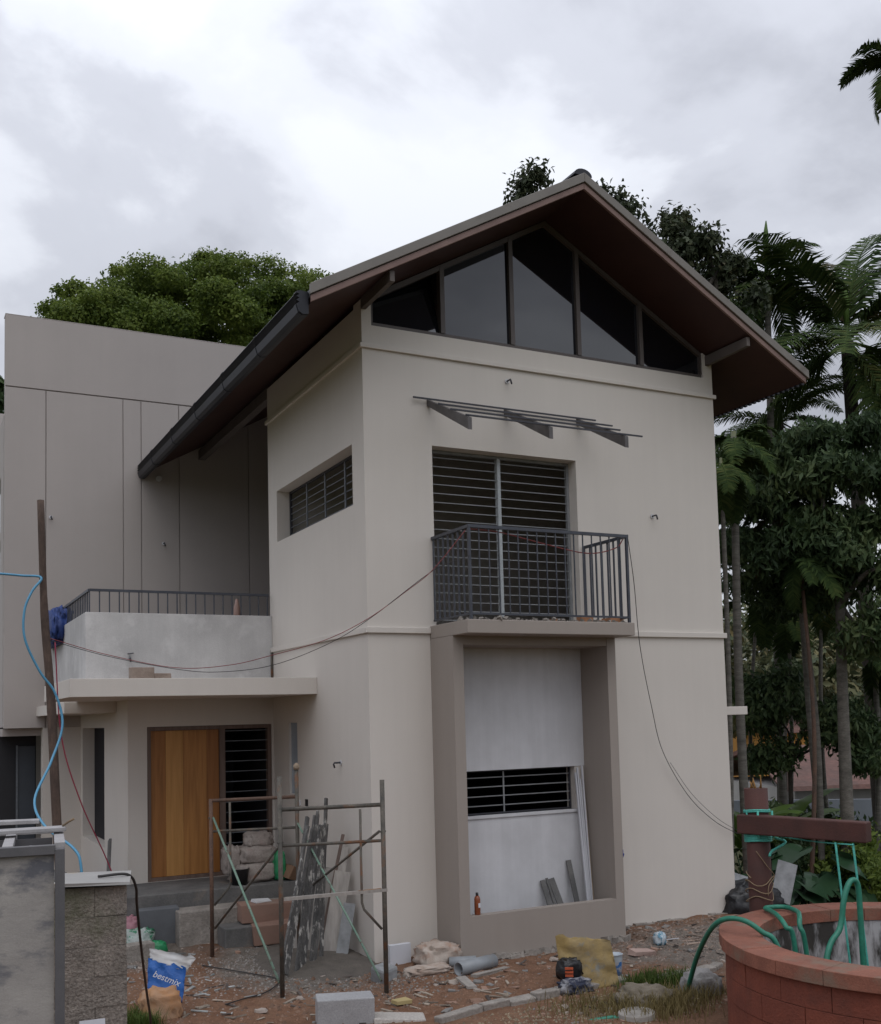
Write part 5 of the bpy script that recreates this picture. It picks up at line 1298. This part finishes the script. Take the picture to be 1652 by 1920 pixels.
top('concrete_stub', MB().tube([(1.16, -3.22, -0.32), (1.15, -3.22, -0.07)], [.17, .165], 20), pbr('grey_log_end', (0.33, 0.31, 0.28), (0.24, 0.22, 0.2), rough=.95, nscale=10, bump=.6, bscale=40), 'pale round concrete stub at the bottom edge', 'stub', None, .01)

# blue cement bag with print
bag = thing('blue_cement_bag', 'crumpled blue and white printed bag slumped on an orange sack', 'bag', (-2.62, -0.93, -0.15))
BLUE = pbr('blue_bag_plastic', (0.018, 0.12, 0.42), (0.012, 0.08, 0.30), rough=.4, nscale=6, grain=.05, bump=.8, bscale=20)
sheet_bag([(-2.70, -0.87, 0.13), (-2.42, -1.05, 0.02)], [(-2.68, -0.80, 0.42), (-2.37, -1.0, 0.33)], .06, 10, 7, .03).build('blue_body', BLUE, bag)
sheet_bag([(-2.66, -0.79, 0.40), (-2.36, -0.985, 0.30)], [(-2.66, -0.76, 0.50), (-2.27, -0.98, 0.40)], .05, 8, 9, .025).build('white_top', pbr('white_bag_top', (0.5, 0.5, 0.5), (0.4, 0.38, 0.36), rough=.6, nscale=6), bag)
tcu = bpy.data.curves.new('print', 'FONT'); tcu.body = 'bestmix'; tcu.size = .085; tcu.shear = .25; tcu.align_x = 'CENTER'; tcu.extrude = .001
to = bpy.data.objects.new('print', tcu); COL.objects.link(to)
dg = bpy.context.evaluated_depsgraph_get()
tm = bpy.data.meshes.new_from_object(to.evaluated_get(dg)); bpy.data.objects.remove(to)
po = bpy.data.objects.new('lettering', tm); tm.materials.append(pbr('white_print', (0.75, 0.75, 0.75), rough=.6)); COL.objects.link(po); po.parent = bag
po.location = Vector((-2.575, -1.045, 0.24)) - Vector((-2.62, -0.93, -0.15)); po.rotation_euler = (R(86), R(20), R(-33))
top('orange_sack', crumple((-2.60, -0.95, -0.0), (.36, .32, .34), 81, 12, .3), pbr('orange_brown_sack', (0.40, 0.2, 0.085), (0.34, 0.24, 0.17), rough=.75, nscale=4, bump=.7, bscale=18), 'orange-brown sack under the blue printed bag', 'sack')

# ------------------------------------------------------------------ loose stones, tile bits and grass
STONES = [pbr('pale_rubble', (0.36, 0.31, 0.27), (0.27, 0.22, 0.19), rough=.95, nscale=9), pbr('reddish_rubble', (0.3, 0.19, 0.14), (0.24, 0.15, 0.11), rough=.95, nscale=9), pbr('grey_rubble', (0.22, 0.21, 0.2), (0.16, 0.155, 0.15), rough=.95, nscale=9)]
pool = []
for v_ in range(9):
    s_ = MB()
    if v_ < 4: s_ = crumple((0, 0, 0), (1, .75, .5), 100 + v_, 4, .5)
    else: s_.obox((0, 0, 0), (1, rng.uniform(.3, .7), rng.uniform(.12, .3)), (0, 0, 0), .09)
    me = bpy.data.meshes.new('rubble_piece'); me.from_pydata(s_.v, [], s_.f); me.materials.append(STONES[v_ % 3]); pool.append(me)
areas = [((-2.8, 0.2), (-2.0, 1.6), 40, 'bit of rubble on the red earth between block wall and scaffold'), ((-0.3, 0.9), (-2.2, -0.7), 40, 'bit of rubble on the bare red earth before the bay'), ((1.0, 2.9), (-2.05, -0.7), 30, 'bit of rubble near the yellow sack'), ((3.1, 5.2), (-2.1, -0.15), 60, 'bit of rubble on the grey earth right of the bay'), ((0.3, 2.3), (-3.3, -2.45), 34, 'bit of rubble in the strip between kerb and well')]
for (xa, ya, n_, lab) in areas:
    for i in range(n_):
        x, y = rng.uniform(*xa), rng.uniform(*ya)
        s_ = rng.choice([.04, .05, .06, .08, .11])
        o = bpy.data.objects.new('rubble_piece', pool[rng.randrange(9)]); COL.objects.link(o)
        o.location = (x, y, ground_h(x, y) + s_ * .04); o.scale = (s_, s_, s_); o.rotation_euler = (rng.uniform(-.2, .2), rng.uniform(-.2, .2), rng.uniform(0, 6.3))
        setp(o, lab, 'rubble', lab.replace('bit of', 'bits of'))
g = np.random.default_rng(5)
def gravel(name, label, cx, cy, sx, sy, n, s0, s1, mat, zo=0.0):
    vs, fs = [], []
    for i in range(n):
        x, y = cx + g.normal() * sx, cy + g.normal() * sy
        s_ = g.uniform(s0, s1); z = ground_h(x, y) + s_ * .2 + zo; a = g.uniform(0, 6.3)
        b = len(vs)
        for k_ in range(4):
            vs.append((x + s_ * math.cos(a + k_ * 1.57) * g.uniform(.6, 1.2), y + s_ * math.sin(a + k_ * 1.57) * g.uniform(.6, 1.2), z - s_ * .3))
        vs.append((x + s_ * g.uniform(-.2, .2), y + s_ * g.uniform(-.2, .2), z + s_ * g.uniform(.2, .7)))
        fs += [(b + k_, b + (k_ + 1) % 4, b + 4) for k_ in range(4)]
    mb = MB().add(vs, fs)
    return setp(mb.build(name, mat), label, 'gravel', kind='stuff')
GP = pbr('pale_chips', (0.27, 0.25, 0.23), (0.13, 0.12, 0.11), rough=.9, nscale=60, island=.35)
gravel('gravel', 'scatter of pale stone chips on the grey sand inside the scaffold', -1.05, 0.35, .33, .55, 900, .008, .024, GP)
def splinters(label, xa, ya, n, mat):
    mb = MB()
    for i in range(n):
        x, y = rng.uniform(*xa), rng.uniform(*ya); l_ = rng.uniform(.04, .2)
        mb.obox((x, y, ground_h(x, y) + .008), (l_, rng.uniform(.008, .035), rng.uniform(.004, .014)), (rng.uniform(-.1, .1), rng.uniform(-.15, .15), rng.uniform(0, 3.1)), .003)
    return setp(mb.build('splinters', mat), label, 'litter', kind='stuff')
splinters('pale wood splinters and laths strewn over the red earth', (-2.7, 2.6), (-2.1, -0.6), 90, pbr('pale_splinter', (0.31, 0.26, 0.21), (0.2, 0.165, 0.13), rough=.9, nscale=20, island=.4))
splinters('dark twigs and scraps strewn over the earth', (-2.6, 5.0), (-3.2, 0.6), 130, pbr('dark_scrap', (0.09, 0.07, 0.06), (0.05, 0.04, 0.035), rough=.9, nscale=20, island=.4))
splinters('grey and white plastic shreds strewn beside the block wall', (-2.6, -1.6), (-1.2, 2.0), 40, pbr('plastic_shred', (0.38, 0.38, 0.38), (0.24, 0.28, 0.27), rough=.6, nscale=20, island=.4))
splinters('pale and brown shreds strewn right of the bay', (3.1, 5.2), (-1.7, -0.15), 110, pbr('brown_shred', (0.33, 0.26, 0.21), (0.2, 0.14, 0.11), rough=.9, nscale=20, island=.4))
gravel('gravel', 'fine chips strewn along the foot of the tower', -0.2, -0.9, .5, .35, 700, .006, .022, GP)
gravel('gravel', 'fine rubble strewn over the earth right of the bay', 3.9, -1.1, .9, .55, 2600, .006, .025, pbr('brown_chips', (0.25, 0.2, 0.17), (0.14, 0.11, 0.09), rough=.95, nscale=60, island=.4))
gravel('gravel', 'clods of red earth strewn before the house', -0.4, -1.3, 1.8, .8, 900, .015, .045, pbr('red_clods', (0.2, 0.125, 0.085), (0.14, 0.08, 0.055), rough=.98, nscale=40, island=.3))
gravel('gravel', 'fine crumbs strewn over the red earth', 0.2, -1.4, 1.9, .7, 3600, .004, .014, pbr('red_crumbs', (0.27, 0.16, 0.11), (0.17, 0.09, 0.06), rough=.95, nscale=60, island=.4))
gravel('gravel', 'crumbs and chips strewn beside the block wall', -2.2, 0.6, .5, .9, 1300, .005, .022, pbr('grey_brown_chips', (0.3, 0.25, 0.22), (0.17, 0.13, 0.11), rough=.95, nscale=60, island=.4))
gravel('gravel', 'litter of chips and dry bits between kerb and well', 1.2, -2.85, .8, .28, 2200, .005, .022, pbr('dry_litter', (0.27, 0.22, 0.15), (0.15, 0.12, 0.085), rough=.95, nscale=60, island=.4))
# cement-sand heap at the foot of the side wall
hp = MB(); hn_ = 26
for i in range(hn_ + 1):
    for j in range(hn_ + 1):
        x, y = -1.35 + 1.33 * i / hn_, -0.75 + 2.3 * j / hn_
        e_ = max(0, 1 - ((x + .50) / .75) ** 2 - ((y - .5) / 1.15) ** 2)
        hp.v.append((x, y, ground_h(x, y) - .02 + .11 * e_ + .02 * e_ * mnoise.noise((x * 7, y * 7, 3))))
hp.f = [(i * (hn_ + 1) + j, (i + 1) * (hn_ + 1) + j, (i + 1) * (hn_ + 1) + j + 1, i * (hn_ + 1) + j + 1) for i in range(hn_) for j in range(hn_)]; hp.sm = [True] * len(hp.f)
setp(hp.build('sand_heap', pbr('grey_cement_sand', (0.125, 0.108, 0.092), (0.085, 0.074, 0.064), rough=.95, nscale=6, grain=.2, gscale=90, bump=1, bscale=60)), 'low spread of grey cement sand at the foot of the side wall', 'sand', kind='stuff')
# grass
def grass(label, spots, n, h, mat):
    vs, fs = [], []
    for i in range(n):
        sx, sy, sr = spots[rng.randrange(len(spots))]
        x, y = rng.gauss(sx, sr), rng.gauss(sy, sr * .6); z = ground_h(x, y) - .01
        a = rng.uniform(0, 6.3); hh = h * rng.uniform(.4, 1.2); l_ = hh * rng.uniform(.2, .8); w = .004
        ca, sa = math.cos(a), math.sin(a); b = len(vs)
        vs += [(x - sa * w, y + ca * w, z), (x + sa * w, y - ca * w, z), (x + ca * l_ * .4 + sa * w * .8, y + sa * l_ * .4 - ca * w * .8, z + hh * .6), (x + ca * l_ * .4 - sa * w * .8, y + sa * l_ * .4 + ca * w * .8, z + hh * .6), (x + ca * l_, y + sa * l_, z + hh)]
        fs += [(b, b + 1, b + 2, b + 3), (b + 3, b + 2, b + 4)]
    return setp(MB().add(vs, fs).build('grass', mat), label, 'grass', kind='stuff')
GRASS = leafmat('green_grass', [(0.04, 0.07, 0.015), (0.07, 0.11, 0.025), (0.12, 0.15, 0.04)], .3, .6)
DRYG = leafmat('dry_grass', [(0.12, 0.1, 0.04), (0.2, 0.16, 0.07), (0.27, 0.22, 0.11)], .3, .8)
grass('tufts of green grass by the kerb below the bucket', [(1.95, -2.35, .12), (2.1, -2.5, .14), (1.8, -2.45, .1), (2.3, -2.4, .1)], 1500, .13, GRASS)
grass('dry straw-coloured grass at the foot of the well', [(1.7, -3.0, .25), (1.3, -3.0, .25), (2.0, -3.05, .2), (1.0, -2.8, .3), (1.5, -3.3, .2)], 1900, .16, DRYG)
grass('green weeds at the foot of the block wall', [(-2.85, -0.95, .1), (-2.95, -1.2, .1), (-2.78, -1.25, .06)], 700, .17, GRASS)

# ------------------------------------------------------------------ bay sill things
bt_ = thing('amber_bottle', 'amber plastic bottle with black cap on the left of the bay sill', 'bottle', (1.06, -0.50, 0.3835))
AMB = pbr('amber_plastic', (0.26, 0.075, 0.03), (0.2, 0.055, 0.025), rough=.3, nscale=8)
MB().lathe((1.06, -0.50, 0.3835), [(.001, 0), (.032, 0), (.035, .01), (.035, .17), (.03, .195), (.016, .212), (.001, .213)], 18).build('body', AMB, bt_)
MB().lathe((1.06, -0.50, 0.3835), [(.015, .2131), (.016, .214), (.016, .245), (.001, .246)], 14).build('cap', bpy.data.materials['black_plastic'], bt_)
MB().obox((1.068, -0.535, 0.49), (.03, .003, .05), (0, 0, R(12))).build('paper_label', WBOARD, bt_)
for (x, w_, h_, tx, lab, mt) in ((2.28, .06, .26, .05, 'leftmost short dark slat on the bay sill', SCRAP), (2.35, .03, .28, .06, 'thin pale slat between two dark ones on the sill', GRILLE), (2.43, .085, .27, .09, 'broad short dark slat on the bay sill', SCRAP), (2.66, .07, .47, .03, 'taller dark slat before the white tubes on the sill', SCRAP)):
    top('slat_offcut', MB().bar((x + tx * .6, -0.20, 0.062), (x - tx * .6, -0.012, 0.34 + h_), w_, .014, (0, -1, 0)), DARKCEM if 'dark' in lab else mt, lab, 'slat', 'offcuts on the bay sill')
for i, (x, h_) in enumerate(((2.77, 1.50), (2.80, 1.56), (2.835, 1.42), (2.87, 1.58), (2.90, 1.1))):
    top('white_channel', MB().bar((x, -0.24 + i * .02, 0.062), (x + .01, -0.03, 0.386 + h_), .02, .02, (0, -1, 0)), WBOARD if i != 4 else pbr('wood_lath', (0.35, 0.27, 0.19), rough=.8), ['leftmost tall pale channel standing in the bay corner', 'second tall pale channel from the left in the bay corner', 'third pale channel in the bay corner, slightly shorter', 'tallest pale channel in the bay corner', 'short wooden lath at the right of the pale channels'][i], 'channel', 'pale channels standing in the bay corner')

# ------------------------------------------------------------------ canopy and terrace odds and ends
CANB = pbr('rough_laterite_block', (0.3, 0.24, 0.2), (0.22, 0.17, 0.14), rough=.95, nscale=9, bump=.6, bscale=40)
top('loose_brick', MB().obox((-1.95, 3.0, 3.275), (.3, .16, .20), (0, 0, .05), .008), CANB, 'taller loose block on the porch canopy', 'block', None, .008)
top('loose_brick', MB().obox((-1.69, 2.98, 3.235), (.22, .16, .12), (0, 0, -.03), .008), CANB, 'lower loose block beside the taller one on the canopy', 'block', None, .008)
tap = thing('water_tap', 'small steel tap on the grey terrace parapet', 'tap', (-2.02, 3.43, 3.5))
MB().tube([(-2.02, 3.428, 3.52), (-2.02, 3.36, 3.52)], .012, 8).build('spout', GRILLE, tap)
MB().tube([(-2.02, 3.37, 3.52), (-2.02, 3.34, 3.47)], .012, 8).build('nozzle', DARKBAR, tap)
MB().tube([(-2.02, 3.40, 3.53), (-2.02, 3.40, 3.57)], .007, 6).build('stem', GRILLE, tap)
MB().tube([(-2.05, 3.40, 3.575), (-1.97, 3.40, 3.585)], .007, 6).build('handle', DARKBAR, tap)
cl_ = crumple((-2.60, 6.1, 4.13), (.30, 1.3, .62), 91, 14, .35)
top('blue_tarp', cl_, pbr('blue_tarpaulin', (0.012, 0.035, 0.16), (0.02, 0.055, 0.22), rough=.6, nscale=4, bump=1, bscale=14), 'dark blue tarpaulin slung over the far end of the terrace railing', 'tarpaulin')
top('bottle', MB().lathe((-0.38, 3.9, 3.9), [(.001, 0), (.05, 0), (.05, .4), (.03, .46), (.02, .52), (.001, .525)], 12), pbr('pale_bottle', (0.35, 0.22, 0.18), rough=.4, nscale=5), 'small bottle standing behind the terrace railing', 'bottle')

# ------------------------------------------------------------------ wooden pole, hoses and wires
POLEW = pbr('bark_pole', (0.11, 0.075, 0.058), (0.06, 0.042, 0.035), rough=.95, nscale=7, grain=.2, gscale=40, bump=1, bscale=25, stretch=(1, 1, .4))
top('wooden_pole', MB().tube(bez([(-3.12, 1.30, -0.2), (-3.225, 1.3, 1.5), (-3.29, 1.3, 2.9), (-3.36, 1.32, 3.9), (-3.40, 1.34, 5.17)], 6), [.052] * 13 + [.046] * 6 + [.04] * 6, 10), POLEW, 'crooked bark-covered wooden pole standing left of the porch', 'pole')
BHOSE = pbr('sky_blue_hose', (0.07, 0.25, 0.40), (0.09, 0.30, 0.47), rough=.4, nscale=8)
hose('water_hose', 'sky-blue hose tied to the pole and looping down to the block wall', [(-4.6, 1.4, 4.36), (-3.87, 1.4, 4.33), (-3.595, 1.36, 4.31), (-3.40, 1.27, 4.281), (-3.50, 1.24, 4.12), (-3.58, 1.22, 3.9), (-3.575, 1.2, 3.585), (-3.42, 1.2, 3.23), (-3.26, 1.2, 2.991), (-3.19, 1.15, 2.633), (-3.331, 1.0, 2.234), (-3.538, 0.6, 1.868), (-3.481, 0.2, 1.623), (-3.27, -0.2, 1.433), (-3.213, -0.3, 1.26), (-3.2, -0.32, 0.8), (-3.2, -0.35, -0.1)], .0135, BHOSE)
REDW = pbr('red_wire', (0.24, 0.045, 0.045), rough=.5); BLKW = pbr('black_wire', (0.03, 0.026, 0.026), rough=.5)
hose('electric_wire', 'thin red wire sagging from the pole to the balcony', [(-3.30, 1.26, 3.60), (-2.654, 1.45, 3.436), (-1.898, 1.3, 3.276), (-1.372, 0.9, 3.285), (-1.006, 0.4, 3.373), (-0.563, -0.1, 3.51), (-0.17, -0.4, 3.728), (0.201, -0.6, 4.014), (0.451, -0.8, 4.247), (0.84, -0.86, 4.70)], .0042, REDW, 'wire')
hose('electric_wire', 'thin black wire sagging from the pole to the balcony', [(-3.30, 1.28, 3.58), (-2.65, 1.47, 3.42), (-1.898, 1.32, 3.262), (-1.471, 1.0, 3.21), (-0.975, 0.5, 3.263), (-0.46, 0.0, 3.488), (-0.104, -0.4, 3.759), (0.451, -0.8, 4.235), (0.84, -0.94, 4.4)], .0038, BLKW, 'wire')
hose('electric_wire', 'red wire hanging from the pole to the porch floor', [(-3.242, 1.36, 3.573), (-3.141, 1.6, 2.513), (-2.892, 1.9, 1.756), (-2.535, 2.4, 1.059), (-2.3, 2.6, 0.52)], .007, pbr('crimson_wire', (0.4, 0.04, 0.09), rough=.5), 'wire')
hose('electric_wire', 'red wire draped along the balcony railing', [(0.88, -0.86, 4.72), (1.3, -0.86, 4.70), (1.9, -0.85, 4.60), (2.5, -0.85, 4.52), (2.9, -0.86, 4.60), (3.02, -0.87, 4.72)], .007, REDW, 'wire')
hose('electric_wire', 'black wire dropping from the balcony across the right wall to the corner', [(3.06, -0.90, 4.77), (3.25, -0.75, 4.2), (3.5, -0.5, 3.45), (3.87, -0.22, 2.68), (4.12, -0.1, 2.10), (4.53, -0.07, 1.513), (4.97, -0.06, 1.145), (5.36, -0.05, 0.954), (5.75, 0.3, 0.9)], .0045, BLKW, 'wire')
hose('electric_wire', 'second thin wire beside the black one near the house corner', [(4.25, -0.08, 1.95), (4.6, -0.06, 1.53), (5.02, -0.06, 1.18), (5.36, -0.05, 1.0), (5.7, 0.25, 0.98)], .003, BLKW, 'wire')
hose('electric_wire', 'black cable bent over the end of the block wall down to the blue bag', [(-3.55, -3.3, 1.56), (-3.34, -3.25, 1.55), (-3.27, -3.2, 1.45), (-3.243, -3.1, 1.305), (-3.151, -2.8, 0.919), (-2.988, -2.2, 0.45), (-2.83, -1.6, 0.06), (-2.80, -1.4, -0.12)], .01, BLKW, 'wire')
hose('electric_wire', 'black cable curling on the red earth inside the scaffold', [(-1.72, 0.9, -0.10), (-1.35, 0.2, -0.10), (-1.2, -0.2, -0.10), (-1.45, -0.6, -0.10), (-1.75, -0.75, -0.10), (-1.95, -0.85, -0.10)], .007, BLKW, 'wire')

# ------------------------------------------------------------------ block wall and steel box at lower left
BLK2 = pbr('laterite_cement_block', (0.30, 0.262, 0.228), (0.18, 0.158, 0.138), rough=.95, nscale=5, grain=.3, gscale=55, bump=2.2, bscale=45, stain=(0.11, 0.115, 0.065), sscale=1.3, slo=.56, shi=.72)
bwall = thing('block_wall', 'rough brown concrete block wall stub at lower left', 'wall', (-3.65, -3.42, 0))
wu = Vector((0.985, -0.16, 0)).normalized(); wn = Vector((0.16, 0.985, 0)).normalized(); w0 = Vector((-3.395, -3.50, 0))
for c in range(8):
    z1_ = 1.508 - c * .202; off = 0.0
    segs = [(0, .205), (.213, .62)] if c % 2 == 0 else [(0, .41), (.418, .62)]
    for a, b in segs:
        ctr = w0 - wu * ((a + b) / 2) + wn * .1
        MB().obox((ctr.x, ctr.y, z1_ - .0975), (b - a + .006, .2 + rng.uniform(-.006, .006), .201), (0, 0, math.atan2(wu.y, wu.x)), .003).build('block', BLK2, bwall, .002)
ctr = w0 - wu * .31 + wn * .1
MB().obox((ctr.x, ctr.y, .70), (.60, .18, 1.58), (0, 0, math.atan2(wu.y, wu.x))).build('mortar_core', BLK2, bwall)
top('white_board', MB().obox((-3.56, -3.20, 1.535), (.50, .66, .02), (R(-1), R(1.5), R(-12)), .004), pbr('dusty_white_board', (0.35, 0.34, 0.325), (0.29, 0.28, 0.27), rough=.7, nscale=3, stain=(0.36, 0.27, 0.16), sscale=2.4, slo=.62, shi=.7), 'white board laid flat on top of the block wall', 'board')
top('white_tile', MB().bar((-3.66, -3.78, -0.1), (-3.64, -3.60, 0.66), .165, .012, (0, -1, 0)), WBOARD, 'white tile leaning against the block wall at the bottom edge', 'tile')
# steel framed box, open at the top
PANEL = pbr('stained_cement_sheet', (0.37, 0.345, 0.32), (0.27, 0.25, 0.235), rough=.8, nscale=3, stain=(0.115, 0.115, 0.13), sscale=3.4, slo=.50, shi=.63, stretch=(.8, .8, 1.5), grain=.08, bump=.2, bscale=40)
FRM = pbr('grey_frame_steel', (0.115, 0.11, 0.115), (0.085, 0.083, 0.088), rough=.55, nscale=6, grain=.08)
PALE = pbr('dusty_white_steel', (0.36, 0.345, 0.345), (0.27, 0.26, 0.26), rough=.7, nscale=10, grain=.12)
bx = thing('steel_framed_box', 'open-topped box of stained sheets in a grey steel frame at the left edge', 'box', (-4.4, -5.2, 0.6))
ex = Vector((0.99, -0.12, 0)).normalized(); ey = Vector((0.12, 0.99, 0)).normalized(); K = Vector((-4.112, -5.60, 0))   # front right corner
def bxp(a, b, z): return K - ex * a + ey * b + Vector((0, 0, z))
ZT = 2.045
MB().bar(bxp(0, 0, ZT - .02), bxp(0, 0, 0.55), .045, .05, tuple(ey)).build('corner_post', FRM, bx, .003)
MB().bar(bxp(.0226, 0, ZT - .023), bxp(1.2, 0, ZT - .023), .045, .046).build('top_bar', FRM, bx, .003)
MB().bar(bxp(.027, .01, ZT - .60 - .05), bxp(1.2, .01, ZT - .65), .012, 1.2).build('sheet', PANEL, bx)
MB().bar(bxp(0.01, .0255, ZT - .65), bxp(0.01, .85, ZT - .65), .012, 1.2).build('sheet', FRM, bx)
MB().bar(bxp(0, .024, ZT - .01), bxp(0, .88, ZT - .01), .05, .035).build('top_bar', PALE, bx, .003)
MB().bar(bxp(.24, .026, ZT - .012), bxp(.24, .85, ZT - .012), .05, .03).build('top_bar', PALE, bx, .003)
MB().bar(bxp(.0, .9, ZT - .012), bxp(1.2, .9, ZT - .012), .05, .03).build('top_bar', PALE, bx, .003)
MB().bar(bxp(.03, .87, ZT - .65), bxp(1.2, .87, ZT - .65), .012, 1.2).build('sheet', FRM, bx)
for i in range(4):
    MB().tube([bxp(.15 + .04 * i, .3, ZT - .2), bxp(.13 + .05 * i, .3, ZT - .03 - .02 * i)], .014, 8).build('rod', GRILLE, bx)
top('pale_plank', MB().bar(bxp(1.2, .38, ZT + .035), bxp(-.03, .52, ZT + .03), .13, .02), PALE, 'pale plank laid across the steel-framed box', 'plank', None, .003)
top('pale_plank', MB().bar(bxp(1.0, 1.0, ZT + .045), bxp(.1, 1.0, ZT + .035), .11, .022), PALE, 'second pale plank at the back of the steel-framed box', 'plank', None, .003)
top('wire_twist', MB().tube([bxp(-.02, .5, ZT + .045), bxp(-.05, .45, ZT + .07), bxp(-.075, .43, ZT + .085)], .006, 5), TAN, 'twist of tan wire at the end of the pale plank', 'wire')
